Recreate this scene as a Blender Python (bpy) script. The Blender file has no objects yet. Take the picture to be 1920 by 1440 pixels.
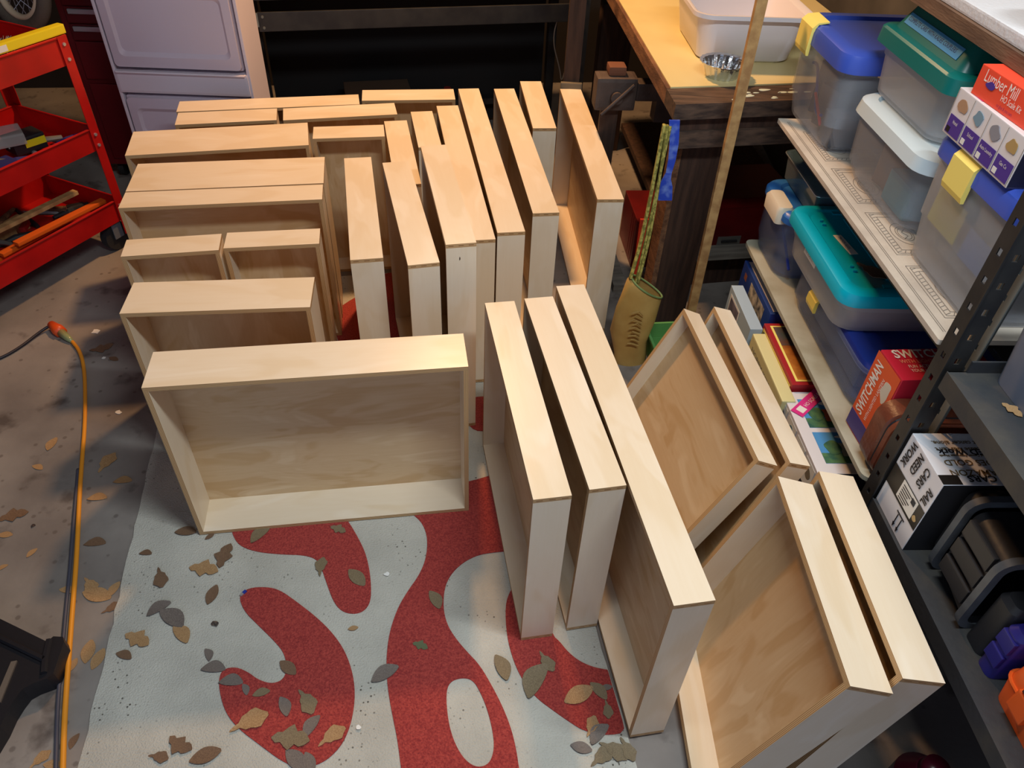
import bpy, bmesh, math, random
from mathutils import Vector, Matrix
random.seed(7)
SC = bpy.context.scene
COL = SC.collection
PI = math.pi

# ------------------------------------------------------------------ camera
F_PX, CAM_H, PITCH, ROLL = 1400.0, 1.6, math.radians(41.94), math.radians(2.817)
_c, _s = math.cos(PITCH), math.sin(PITCH)
_fw, _up, _rt = Vector((0, _c, -_s)), Vector((0, _s, _c)), Vector((1, 0, 0))
CR = _rt * math.cos(ROLL) + _up * math.sin(ROLL)
CU = -_rt * math.sin(ROLL) + _up * math.cos(ROLL)
CO = Vector((0, 0, CAM_H))
cd = bpy.data.cameras.new('camera')
cd.sensor_fit = 'HORIZONTAL'; cd.sensor_width = 36.0; cd.lens = 36.0 * F_PX / 1920.0
cd.clip_start = 0.02
cam = bpy.data.objects.new('camera', cd); COL.objects.link(cam)
mw = Matrix.Identity(4)
for i in range(3):
    mw[i][0], mw[i][1], mw[i][2], mw[i][3] = CR[i], CU[i], -_fw[i], CO[i]
cam.matrix_world = mw
SC.camera = cam

def fx(u, v, x=None, y=None, z=None):
    """point of the place seen at photo pixel (u, v) that lies on one plane of the room"""
    d = CR * ((u - 960) / F_PX) + CU * (-(v - 720) / F_PX) + _fw
    if z is not None: t = (z - CO.z) / d.z
    elif x is not None: t = (x - CO.x) / d.x
    else: t = (y - CO.y) / d.y
    return CO + d * t

# ------------------------------------------------------------------ world and lights
w = bpy.data.worlds.new('world'); SC.world = w; w.use_nodes = True
bg = w.node_tree.nodes['Background']
bg.inputs[0].default_value = (0.66, 0.75, 1.0, 1); bg.inputs[1].default_value = 0.48
def area(name, loc, size, energy, col, size_y=None, target=None):
    l = bpy.data.lights.new(name, 'AREA'); l.energy = energy; l.color = col; l.size = size
    if size_y: l.shape = 'RECTANGLE'; l.size_y = size_y
    o = bpy.data.objects.new(name, l); COL.objects.link(o); o.location = loc
    if target: o.rotation_euler = (Vector(target) - Vector(loc)).to_track_quat('-Z', 'Y').to_euler()
    return o
area('ceiling_lamp_warm', (-0.30, 3.05, 2.42), 0.16, 42, (1.0, 0.55, 0.24))
area('ceiling_tube_white', (0.50, 0.63, 2.45), 1.2, 31, (0.90, 0.98, 1.0), 0.10)
SC.view_settings.view_transform = 'Standard'; SC.view_settings.look = 'None'
SC.view_settings.gamma = 1.0; SC.view_settings.exposure = 0.35
SC.view_settings.use_curve_mapping = False

# ------------------------------------------------------------------ materials
def srgb(r, g, b):
    f = lambda c: (c / 255 / 12.92) if c / 255 <= 0.04045 else ((c / 255 + 0.055) / 1.055) ** 2.4
    return (f(r), f(g), f(b))
MATS = {}
def mat(name, col, rough=0.5, metal=0.0, col2=None, nscale=8.0, stretch=(1, 1, 1), mixlo=0.35, mixhi=0.65,
        bump=0.0, bscale=80.0, alpha=None, coat=0.0, detail=4.0, coords='Object', emis=None):
    if name in MATS: return MATS[name]
    m = bpy.data.materials.new(name); m.use_nodes = True
    nt = m.node_tree; N = nt.nodes; L = nt.links
    b = N['Principled BSDF']; out = N['Material Output']
    b.inputs['Base Color'].default_value = (*col, 1); b.inputs['Roughness'].default_value = rough
    b.inputs['Metallic'].default_value = metal; b.inputs['Coat Weight'].default_value = coat
    b.inputs['Coat Roughness'].default_value = 0.25
    m.diffuse_color = (*col, 1)
    if col2 is not None or bump:
        tc = N.new('ShaderNodeTexCoord'); mp = N.new('ShaderNodeMapping'); mp.inputs['Scale'].default_value = stretch
        L.new(tc.outputs[coords], mp.inputs[0])
        oi = N.new('ShaderNodeObjectInfo'); sc_ = N.new('ShaderNodeVectorMath'); sc_.operation = 'ADD'
        mu = N.new('ShaderNodeMath'); mu.operation = 'MULTIPLY'; mu.inputs[1].default_value = 17.0
        L.new(oi.outputs['Random'], mu.inputs[0]); L.new(mp.outputs[0], sc_.inputs[0]); L.new(mu.outputs[0], sc_.inputs[1])
    if col2 is not None:
        n = N.new('ShaderNodeTexNoise'); n.inputs['Scale'].default_value = nscale; n.inputs['Detail'].default_value = detail
        L.new(sc_.outputs[0], n.inputs['Vector'])
        r = N.new('ShaderNodeMapRange'); r.inputs[1].default_value = mixlo; r.inputs[2].default_value = mixhi
        L.new(n.outputs[0], r.inputs[0])
        mx = N.new('ShaderNodeMix'); mx.data_type = 'RGBA'
        mx.inputs[6].default_value = (*col, 1); mx.inputs[7].default_value = (*col2, 1)
        L.new(r.outputs[0], mx.inputs[0]); L.new(mx.outputs[2], b.inputs['Base Color'])
    if bump:
        n2 = N.new('ShaderNodeTexNoise'); n2.inputs['Scale'].default_value = bscale; n2.inputs['Detail'].default_value = 3
        L.new(sc_.outputs[0], n2.inputs['Vector'])
        bp = N.new('ShaderNodeBump'); bp.inputs['Strength'].default_value = bump; bp.inputs['Distance'].default_value = 0.004
        L.new(n2.outputs[0], bp.inputs['Height']); L.new(bp.outputs[0], b.inputs['Normal'])
    if alpha is not None:
        t = N.new('ShaderNodeBsdfTransparent'); t.inputs[0].default_value = (0.95, 0.96, 0.98, 1)
        ms = N.new('ShaderNodeMixShader'); ms.inputs[0].default_value = alpha
        L.new(t.outputs[0], ms.inputs[1]); L.new(b.outputs[0], ms.inputs[2]); L.new(ms.outputs[0], out.inputs[0])
    MATS[name] = m
    return m

def birch_material(name, light, dark, swirl, rough=0.33):
    """varnished birch veneer: grain runs along UV u (metres)"""
    m = bpy.data.materials.new(name); m.use_nodes = True
    nt = m.node_tree; N = nt.nodes; L = nt.links; b = N['Principled BSDF']
    uv = N.new('ShaderNodeTexCoord'); oi = N.new('ShaderNodeObjectInfo')
    mu = N.new('ShaderNodeMath'); mu.operation = 'MULTIPLY'; mu.inputs[1].default_value = 31.0
    L.new(oi.outputs['Random'], mu.inputs[0])
    ad = N.new('ShaderNodeVectorMath'); ad.operation = 'ADD'
    L.new(uv.outputs['UV'], ad.inputs[0]); L.new(mu.outputs[0], ad.inputs[1])
    m1 = N.new('ShaderNodeMapping'); m1.inputs['Scale'].default_value = (1.6, 5.0, 1)
    L.new(ad.outputs[0], m1.inputs[0])
    n1 = N.new('ShaderNodeTexNoise'); n1.inputs['Scale'].default_value = 2.2; n1.inputs['Detail'].default_value = 2; n1.inputs['Distortion'].default_value = swirl
    L.new(m1.outputs[0], n1.inputs['Vector'])
    # contour-like figure: bands of the warped noise
    sn = N.new('ShaderNodeMath'); sn.operation = 'MULTIPLY'; sn.inputs[1].default_value = 34.0
    L.new(n1.outputs[0], sn.inputs[0])
    sn2 = N.new('ShaderNodeMath'); sn2.operation = 'SINE'; L.new(sn.outputs[0], sn2.inputs[0])
    m2 = N.new('ShaderNodeMapping'); m2.inputs['Scale'].default_value = (6, 130, 1); L.new(ad.outputs[0], m2.inputs[0])
    n2 = N.new('ShaderNodeTexNoise'); n2.inputs['Scale'].default_value = 1.5; n2.inputs['Detail'].default_value = 3
    L.new(m2.outputs[0], n2.inputs['Vector'])
    r1 = N.new('ShaderNodeMapRange'); r1.inputs[1].default_value = 0.25; r1.inputs[2].default_value = 0.75
    L.new(n1.outputs[0], r1.inputs[0])
    a1 = N.new('ShaderNodeMath'); a1.operation = 'MULTIPLY_ADD'; a1.inputs[1].default_value = 0.10
    L.new(sn2.outputs[0], a1.inputs[0]); L.new(r1.outputs[0], a1.inputs[2])
    a2 = N.new('ShaderNodeMath'); a2.operation = 'MULTIPLY_ADD'; a2.inputs[1].default_value = 0.35; a2.use_clamp = True
    L.new(n2.outputs[0], a2.inputs[0]); L.new(a1.outputs[0], a2.inputs[2])
    mx = N.new('ShaderNodeMix'); mx.data_type = 'RGBA'
    mx.inputs[6].default_value = (*light, 1); mx.inputs[7].default_value = (*dark, 1)
    L.new(a2.outputs[0], mx.inputs[0]); L.new(mx.outputs[2], b.inputs['Base Color'])
    b.inputs['Roughness'].default_value = rough
    m.diffuse_color = (*light, 1)
    MATS[name] = m
    return m

def edge_material():
    """plywood edge: plies run along u, stacked along v (0..1 over the board)"""
    m = bpy.data.materials.new('plywood_edge'); m.use_nodes = True
    nt = m.node_tree; N = nt.nodes; L = nt.links; b = N['Principled BSDF']
    tc = N.new('ShaderNodeTexCoord'); sp = N.new('ShaderNodeSeparateXYZ'); L.new(tc.outputs['UV'], sp.inputs[0])
    mu = N.new('ShaderNodeMath'); mu.operation = 'MULTIPLY'; mu.inputs[1].default_value = 2 * PI * 4.0; L.new(sp.outputs[1], mu.inputs[0])
    si = N.new('ShaderNodeMath'); si.operation = 'COSINE'; L.new(mu.outputs[0], si.inputs[0])
    r = N.new('ShaderNodeMapRange'); r.inputs[1].default_value = -0.5; r.inputs[2].default_value = 0.5; L.new(si.outputs[0], r.inputs[0])
    mx = N.new('ShaderNodeMix'); mx.data_type = 'RGBA'
    mx.inputs[6].default_value = (*srgb(150, 112, 74), 1); mx.inputs[7].default_value = (*srgb(214, 178, 128), 1)
    L.new(r.outputs[0], mx.inputs[0]); L.new(mx.outputs[2], b.inputs['Base Color']); b.inputs['Roughness'].default_value = 0.5
    MATS['plywood_edge'] = m
    return m
BIRCH = birch_material('birch_veneer', srgb(237, 225, 206), srgb(225, 206, 177), 0.6)
BIRCH2 = birch_material('birch_bottom_veneer', srgb(220, 196, 160), srgb(196, 162, 118), 1.6, 0.4)
EDGE = edge_material()

# ------------------------------------------------------------------ mesh helpers
def link(name, me, m=None, parent=None, M=None):
    o = bpy.data.objects.new(name, me); COL.objects.link(o)
    if m is not None and hasattr(me, 'materials') and len(me.materials) == 0:
        for x in (m if isinstance(m, (list, tuple)) else [m]): me.materials.append(x)
    if parent is not None: o.parent = parent
    if M is not None: o.matrix_local = M
    return o
def tag(o, label=None, cat=None, group=None, kind=None):
    if label: o['label'] = label
    if cat: o['category'] = cat
    if group: o['group'] = group
    if kind: o['kind'] = kind
    return o
def empty(name, label, cat, loc=(0, 0, 0), rz=0.0, group=None, M=None):
    o = bpy.data.objects.new(name, None); COL.objects.link(o); o.empty_display_size = 0.05
    if M is not None: o.matrix_world = M
    else: o.location = loc; o.rotation_euler = (0, 0, rz)
    return tag(o, label, cat, group)
def mesh(bm, name='m', smooth=False, autosmooth=None):
    bmesh.ops.recalc_face_normals(bm, faces=bm.faces[:])
    me = bpy.data.meshes.new(name); bm.to_mesh(me); bm.free()
    if smooth:
        for p in me.polygons: p.use_smooth = True
        if autosmooth: me.set_sharp_from_angle(angle=autosmooth)
    return me
def B(): return bmesh.new()
def abox(bm, x0, x1, y0, y1, z0, z1, M=None, mi=0, bev=0.0):
    vs = [bm.verts.new(Vector((x, y, z)) if M is None else M @ Vector((x, y, z))) for z in (z0, z1) for y in (y0, y1) for x in (x0, x1)]
    fs = [bm.faces.new([vs[i] for i in f]) for f in ((0, 2, 3, 1), (4, 5, 7, 6), (0, 1, 5, 4), (2, 6, 7, 3), (0, 4, 6, 2), (1, 3, 7, 5))]
    for f in fs: f.material_index = mi
    if bev:
        es = list({e for f in fs for e in f.edges})
        bmesh.ops.bevel(bm, geom=es, offset=bev, segments=2, affect='EDGES', profile=0.7)
    return fs
def cyl(bm, p0, p1, r0, r1=None, seg=16, caps=True, mi=0):
    p0, p1 = Vector(p0), Vector(p1); r1 = r0 if r1 is None else r1
    a = (p1 - p0).normalized(); t = Vector((0, 0, 1)) if abs(a.z) < 0.9 else Vector((1, 0, 0))
    u = a.cross(t).normalized(); v = a.cross(u)
    R0 = [bm.verts.new(p0 + (u * math.cos(2 * PI * i / seg) + v * math.sin(2 * PI * i / seg)) * r0) for i in range(seg)]
    R1 = [bm.verts.new(p1 + (u * math.cos(2 * PI * i / seg) + v * math.sin(2 * PI * i / seg)) * r1) for i in range(seg)]
    fs = [bm.faces.new((R0[i], R0[(i + 1) % seg], R1[(i + 1) % seg], R1[i])) for i in range(seg)]
    if caps: fs += [bm.faces.new(R0[::-1]), bm.faces.new(R1)]
    for f in fs: f.material_index = mi
def tube(bm, pts, r, seg=8, closed=False, mi=0, flat=None):
    pts = [Vector(p) for p in pts]; n = len(pts); rings = []
    pu = None
    for i, p in enumerate(pts):
        a = pts[(i + 1) % n] if (closed or i < n - 1) else p
        b = pts[i - 1] if (closed or i > 0) else p
        d = (a - b).normalized()
        if pu is None:
            t = Vector((0, 0, 1)) if abs(d.z) < 0.9 else Vector((1, 0, 0)); u = d.cross(t).normalized()
        else: u = (pu - d * pu.dot(d)).normalized()
        pu = u; v = d.cross(u); rr = r[i] if isinstance(r, (list, tuple)) else r
        fl = flat or 1.0
        rings.append([bm.verts.new(p + u * math.cos(2 * PI * k / seg) * rr + v * math.sin(2 * PI * k / seg) * rr * fl) for k in range(seg)])
    for i in range(n if closed else n - 1):
        A, Bq = rings[i], rings[(i + 1) % n]
        for k in range(seg):
            f = bm.faces.new((A[k], A[(k + 1) % seg], Bq[(k + 1) % seg], Bq[k])); f.material_index = mi
    if not closed:
        bm.faces.new(rings[0][::-1]).material_index = mi; bm.faces.new(rings[-1]).material_index = mi
def rrect(hx, hy, r, n=5):
    r = min(r, hx * 0.999, hy * 0.999); pts = []
    for cx, cy, a0 in ((hx - r, hy - r, 0), (-hx + r, hy - r, PI / 2), (-hx + r, -hy + r, PI), (hx - r, -hy + r, 1.5 * PI)):
        for k in range(n + 1):
            a = a0 + PI / 2 * k / n; pts.append((cx + r * math.cos(a), cy + r * math.sin(a)))
    return pts
def loft(bm, rings, cap0=True, cap1=True, M=None, n=5, mi=0):
    """rings: (z, hx, hy, r[, cx, cy])"""
    prev = None; first = None
    for q in rings:
        z, hx, hy, r = q[:4]; cx, cy = (q[4], q[5]) if len(q) > 4 else (0, 0)
        ring = []
        for x, y in rrect(hx, hy, r, n):
            p = Vector((x + cx, y + cy, z)); ring.append(bm.verts.new(M @ p if M is not None else p))
        if prev:
            k = len(ring)
            for i in range(k):
                bm.faces.new((prev[i], prev[(i + 1) % k], ring[(i + 1) % k], ring[i])).material_index = mi
        else: first = ring
        prev = ring
    if cap0: bm.faces.new(first[::-1]).material_index = mi
    if cap1: bm.faces.new(prev).material_index = mi
def prism(bm, poly, z0, z1, M=None, mi=0):
    a = [bm.verts.new((M @ Vector((x, y, z0))) if M is not None else (x, y, z0)) for x, y in poly]
    b = [bm.verts.new((M @ Vector((x, y, z1))) if M is not None else (x, y, z1)) for x, y in poly]
    n = len(poly)
    fs = [bm.faces.new(a[::-1]), bm.faces.new(b)] + [bm.faces.new((a[i], a[(i + 1) % n], b[(i + 1) % n], b[i])) for i in range(n)]
    for f in fs: f.material_index = mi
def smoothpoly(pts, it=2):
    for _ in range(it):
        q = []
        for i in range(len(pts)):
            a, b = pts[i], pts[(i + 1) % len(pts)]
            q += [(a[0] * .75 + b[0] * .25, a[1] * .75 + b[1] * .25), (a[0] * .25 + b[0] * .75, a[1] * .25 + b[1] * .75)]
        pts = q
    return pts
def smoothline(pts, it=2):
    pts = [Vector(p) for p in pts]
    for _ in range(it):
        q = [pts[0]]
        for a, b in zip(pts, pts[1:]): q += [a * .75 + b * .25, a * .25 + b * .75]
        q.append(pts[-1]); pts = q
    return pts
def frame(o, X, Y):
    """local frame: origin o, x axis X, y axis Y (made orthogonal)"""
    X = Vector(X).normalized(); Y = Vector(Y); Y = (Y - X * Y.dot(X)).normalized(); Z = X.cross(Y)
    M = Matrix.Identity(4)
    for i in range(3): M[i][0], M[i][1], M[i][2], M[i][3] = X[i], Y[i], Z[i], o[i]
    return M
def lettering(txt, size, m, parent, M, align='LEFT', xs=1.0, name='lettering', bold=0.0):
    c = bpy.data.curves.new('txt', 'FONT'); c.body = txt; c.size = size; c.align_x = align; c.align_y = 'CENTER'
    c.offset = bold; c.resolution_u = 2
    o = bpy.data.objects.new('txt', c); COL.objects.link(o)
    dg = bpy.context.evaluated_depsgraph_get()
    me = bpy.data.meshes.new_from_object(o.evaluated_get(dg)); bpy.data.objects.remove(o); bpy.data.curves.remove(c)
    me.materials.clear()
    if xs != 1.0:
        for v in me.vertices: v.co.x *= xs
    return link(name, me, m, parent, M)
def scribble(strokes, r, m, parent, M, name='handwriting'):
    bm = B()
    for st in strokes: tube(bm, [(x, y, 0) for x, y in st], r, 5)
    return link(name, mesh(bm), m, parent, M)

# ------------------------------------------------------------------ the setting
CONC = mat('concrete', srgb(146, 139, 133), 0.75, col2=srgb(116, 109, 105), nscale=3.0, bump=0.25, bscale=45, detail=8, mixlo=0.38, mixhi=0.62)
def stain_concrete(m):
    N = m.node_tree.nodes; L = m.node_tree.links; b = N['Principled BSDF']
    src = b.inputs['Base Color'].links[0].from_socket
    tc = N.new('ShaderNodeTexCoord')
    n = N.new('ShaderNodeTexNoise'); n.inputs['Scale'].default_value = 9; n.inputs['Detail'].default_value = 6; L.new(tc.outputs['Object'], n.inputs['Vector'])
    r = N.new('ShaderNodeMapRange'); r.inputs[1].default_value = 0.58; r.inputs[2].default_value = 0.70; L.new(n.outputs[0], r.inputs[0])
    mx = N.new('ShaderNodeMix'); mx.data_type = 'RGBA'; mx.inputs[7].default_value = (*srgb(88, 80, 76), 1)
    L.new(r.outputs[0], mx.inputs[0]); L.new(src, mx.inputs[6])
    v = N.new('ShaderNodeTexVoronoi'); v.inputs['Scale'].default_value = 22; L.new(tc.outputs['Object'], v.inputs['Vector'])
    r2 = N.new('ShaderNodeMapRange'); r2.inputs[1].default_value = 0.10; r2.inputs[2].default_value = 0.16; r2.inputs[3].default_value = 0.55; r2.inputs[4].default_value = 0; L.new(v.outputs['Distance'], r2.inputs[0])
    mx2 = N.new('ShaderNodeMix'); mx2.data_type = 'RGBA'; mx2.inputs[7].default_value = (*srgb(84, 74, 68), 1)
    L.new(r2.outputs[0], mx2.inputs[0]); L.new(mx.outputs[2], mx2.inputs[6]); L.new(mx2.outputs[2], b.inputs['Base Color'])
stain_concrete(CONC)
bm = B(); abox(bm, -3.2, 1.6, -1.2, 5.2, -0.1, 0.0)
tag(link('floor', mesh(bm), CONC), kind='structure')
WALL = mat('dark_wall_boards', srgb(30, 24, 24), 0.8, col2=srgb(20, 16, 17), nscale=3, stretch=(1, 1, 0.2))
WALLR = mat('grey_block_wall', srgb(88, 84, 82), 0.85, col2=srgb(66, 63, 62), nscale=4)
bm = B(); abox(bm, -3.4, 2.2, 4.35, 4.45, 0, 2.6, M=Matrix.Rotation(0.16, 4, 'Z'))
tag(link('wall_back', mesh(bm), WALL), kind='structure')
bm = B(); abox(bm, 1.22, 1.32, -1.2, 4.6, 0, 2.6); tag(link('wall_right', mesh(bm), WALLR), kind='structure')
bm = B(); abox(bm, -3.3, -3.2, -1.2, 4.2, 0, 2.6); tag(link('wall_left', mesh(bm), WALLR), kind='structure')
bm = B(); abox(bm, -3.3, 1.32, -1.2, 5.2, 2.6, 2.68); tag(link('ceiling', mesh(bm), mat('ceiling_boards', srgb(120, 112, 100), 0.9)), kind='structure')

# ------------------------------------------------------------------ rug
RUGZ, REDZ = 0.005, 0.0075
RD = Vector((-0.2131, 0.977, 0)); RN = Vector((0.977, 0.2131, 0))
p_l = fx(222, 1120, z=RUGZ); p_r = fx(1176, 1377, z=RUGZ)
cl, cr = p_l.dot(RN), p_r.dot(RN)
def rugpt(n, d): return RN * n + RD * d
rug = empty('area_rug', 'white rug with curving dark red shapes under the plywood drawers', 'rug')
WHT = mat('rug_white_pile', srgb(198, 196, 186), 0.95, col2=srgb(180, 178, 169), nscale=6, bump=0.8, bscale=260)
def speck(m, c, scale=70, lo=0.07, hi=0.10):
    N = m.node_tree.nodes; L = m.node_tree.links; b = N['Principled BSDF']; src = b.inputs['Base Color'].links[0].from_socket
    tc = N.new('ShaderNodeTexCoord'); v = N.new('ShaderNodeTexVoronoi'); v.inputs['Scale'].default_value = scale; L.new(tc.outputs['Object'], v.inputs['Vector'])
    n = N.new('ShaderNodeTexNoise'); n.inputs['Scale'].default_value = 5; L.new(tc.outputs['Object'], n.inputs['Vector'])
    r = N.new('ShaderNodeMapRange'); r.inputs[1].default_value = lo; r.inputs[2].default_value = hi; r.inputs[3].default_value = 1; r.inputs[4].default_value = 0
    L.new(v.outputs['Distance'], r.inputs[0])
    r2 = N.new('ShaderNodeMapRange'); r2.inputs[1].default_value = 0.48; r2.inputs[2].default_value = 0.62; L.new(n.outputs[0], r2.inputs[0])
    mu = N.new('ShaderNodeMath'); mu.operation = 'MULTIPLY'; L.new(r.outputs[0], mu.inputs[0]); L.new(r2.outputs[0], mu.inputs[1])
    mx = N.new('ShaderNodeMix'); mx.data_type = 'RGBA'; mx.inputs[7].default_value = (*c, 1)
    L.new(mu.outputs[0], mx.inputs[0]); L.new(src, mx.inputs[6]); L.new(mx.outputs[2], b.inputs['Base Color'])
speck(WHT, srgb(92, 88, 80), 75, 0.12, 0.2)
RED = mat('rug_red_pile', srgb(184, 72, 64), 0.95, col2=srgb(146, 46, 46), nscale=240, bump=1.0, bscale=320, mixlo=0.35, mixhi=0.65)
bm = B()
edge = []
d0, d1 = 0.35, 2.42
for i in range(60): edge.append(rugpt(cl + random.uniform(-.003, .003), d0 + (d1 - d0) * i / 59))
for i in range(60): edge.append(rugpt(cr + random.uniform(-.002, .002), d1 - (d1 - d0) * i / 59))
prism(bm, [(p.x, p.y) for p in edge], 0.0005, RUGZ)
link('white_pile', mesh(bm), WHT, rug)
def red_shape(px, hole=None, name='red_motif'):
    pts = smoothpoly([(lambda p: (p.x, p.y))(fx(u, v, z=REDZ)) for u, v in px], 2)
    bm = B()
    def clipx(p):
        q = Vector((p[0], p[1], 0)); n = max(cl + .002, min(cr - .002, q.dot(RN))); d = min(q.dot(RD), d1 - .004)
        r = rugpt(n, d); return (r.x, r.y)
    pts = [clipx(p) for p in pts]
    if not hole: prism(bm, pts, 0.004, REDZ)
    else:
        h = smoothpoly([(lambda p: (p.x, p.y))(fx(u, v, z=REDZ)) for u, v in hole], 2)
        va = [bm.verts.new((x, y, REDZ)) for x, y in pts]; vb = [bm.verts.new((x, y, REDZ)) for x, y in h]
        es = [bm.edges.new((q[i], q[(i + 1) % len(q)])) for q in (va, vb) for i in range(len(q))]
        bmesh.ops.triangle_fill(bm, use_beauty=True, edges=es)
        for q in (va, vb):
            lo = [bm.verts.new((v.co.x, v.co.y, 0.004)) for v in q]
            for i in range(len(q)): bm.faces.new((q[i], q[(i + 1) % len(q)], lo[(i + 1) % len(q)], lo[i]))
    return link(name, mesh(bm), RED, rug)
red_shape([(432, 985), (438, 1008), (452, 1025), (485, 1035), (530, 1039), (570, 1040), (594, 1048), (603, 1065), (613, 1095), (624, 1125), (636, 1142), (652, 1150), (672, 1150), (687, 1141), (695, 1125), (696, 1100), (693, 1068), (685, 1035), (670, 1005), (652, 975), (620, 940), (560, 915), (480, 930), (440, 955)])
red_shape([(447, 1116), (466, 1102), (500, 1100), (525, 1106), (555, 1127), (595, 1158), (625, 1188), (648, 1222), (663, 1266), (666, 1312), (657, 1362), (638, 1402), (602, 1433), (560, 1440), (528, 1427), (488, 1397), (448, 1367), (423, 1337), (412, 1300), (410, 1272), (418, 1254), (443, 1250), (467, 1261), (482, 1273), (507, 1282), (529, 1276), (538, 1257), (534, 1226), (516, 1203), (483, 1171), (457, 1145)])
red_shape([(742, 940), (780, 968), (794, 984), (802, 1010), (799, 1047), (786, 1078), (765, 1107), (747, 1137), (734, 1172), (727, 1205), (724, 1245), (727, 1292), (736, 1342), (745, 1385), (752, 1440), (762, 1520), (990, 1520), (973, 1440), (969, 1410), (960, 1370), (945, 1330), (925, 1290), (900, 1247), (874, 1220), (853, 1195), (838, 1170), (831, 1140), (833, 1103), (844, 1078), (864, 1057), (890, 1042), (916, 1036), (960, 1032), (985, 1000), (950, 880), (915, 893), (870, 905), (800, 915)],
          hole=[(836, 1300), (843, 1278), (865, 1270), (887, 1274), (902, 1300), (914, 1330), (924, 1370), (927, 1402), (920, 1428), (905, 1438), (886, 1436), (866, 1418), (850, 1387), (840, 1350)])
red_shape([(975, 1080), (956, 1108), (947, 1135), (950, 1192), (963, 1240), (981, 1277), (1004, 1307), (1039, 1333), (1072, 1356), (1095, 1370), (1135, 1379), (1180, 1372), (1160, 1258), (1135, 1255), (1110, 1250), (1084, 1238), (1063, 1220), (1050, 1203), (1035, 1190), (1020, 1120)])
red_shape([(620, 590), (650, 566), (690, 545), (718, 512), (742, 508), (758, 560), (760, 640), (735, 690), (670, 700), (640, 660)])
red_shape([(860, 770), (880, 745), (920, 742), (940, 760), (930, 800), (890, 812)])

# ------------------------------------------------------------------ plywood drawers
TH = 0.011
def panel_mesh(x0, x1, y0, y1, z0, z1, grain):
    """board with UVs: veneer faces (slot 0, u along grain, metres), ply edges (slot 1, v over thickness)"""
    lo, hi = (x0, y0, z0), (x1, y1, z1)
    dims = [hi[i] - lo[i] for i in range(3)]; t = dims.index(min(dims))
    bm = B(); fs = abox(bm, x0, x1, y0, y1, z0, z1); uvl = bm.loops.layers.uv.new('UVMap')
    other = [i for i in range(3) if i not in (t, grain)][0]
    for f in fs:
        f.normal_update(); n = f.normal; ax = max(range(3), key=lambda i: abs(n[i]))
        if ax == t:
            f.material_index = 0
            for l in f.loops: l[uvl].uv = (l.vert.co[grain], l.vert.co[other])
        else:
            f.material_index = 1
            lg = [i for i in range(3) if i not in (ax, t)][0]
            for l in f.loops: l[uvl].uv = (l.vert.co[lg], (l.vert.co[t] - lo[t]) / dims[t])
    me = bpy.data.meshes.new('panel'); bm.to_mesh(me); bm.free()
    return me
def drawer(label, M, t, w, h, group):
    """local x: 0 open side .. t closed side; y: 0..w along the long side; z: 0..h"""
    root = empty('plywood_drawer', label, 'drawer', group=group, M=M)
    def add(nm, d, mats):
        return link(nm, d, mats, root)
    V, V2 = [BIRCH, EDGE], [BIRCH2, EDGE]
    add('side_panel', panel_mesh(0, t, 0, w, h - TH, h, 1), V)
    add('side_panel', panel_mesh(0, t, 0, w, 0, TH, 1), V)
    add('front_panel', panel_mesh(0, t, 0, TH, TH, h - TH, 2), V)
    add('back_panel', panel_mesh(0, t, w - TH, w, TH, h - TH, 2), V)
    add('bottom_panel', panel_mesh(t - 0.014, t - 0.008, TH, w - TH, TH, h - TH, 2 if w < h else 1), V2)
    # finger joints: end grain of the side boards showing at the corners of front and back panels
    n = max(2, int(t / 0.022)); bm = B(); uvl = bm.loops.layers.uv.new('UVMap')
    for y0, y1 in ((-0.0003, 0.004), (w - 0.004, w + 0.0003)):
        for zz in (h - TH * 0.5 - 0.001, TH * 0.5 - 0.001):
            for k in range(n):
                a = (k + 0.25) * t / n
                for f in abox(bm, a, a + t / n * 0.5, y0, y1, zz, zz + 0.0025):
                    for l in f.loops: l[uvl].uv = (l.vert.co.x, 0.4)
    tag(link('finger_joint', mesh(bm), EDGE, root), kind='stuff')
    return root
def base_z(x, y, yaw, lx, ly):
    c, s_ = math.cos(yaw), math.sin(yaw)
    for a in (0, .5, 1):
        for b in (0, .25, .5, .75, 1):
            p = Vector((x + a * lx * c - b * ly * s_, y + a * lx * s_ + b * ly * c, 0))
            if cl - .004 < p.dot(RN) < cr + .004 and p.dot(RD) < d1 + .004: return REDZ + 0.0003
    return 0.0004
def boxM(x, y, yaw, z=0.0075): return Matrix.Translation((x, y, z)) @ Matrix.Rotation(yaw, 4, 'Z')
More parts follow.
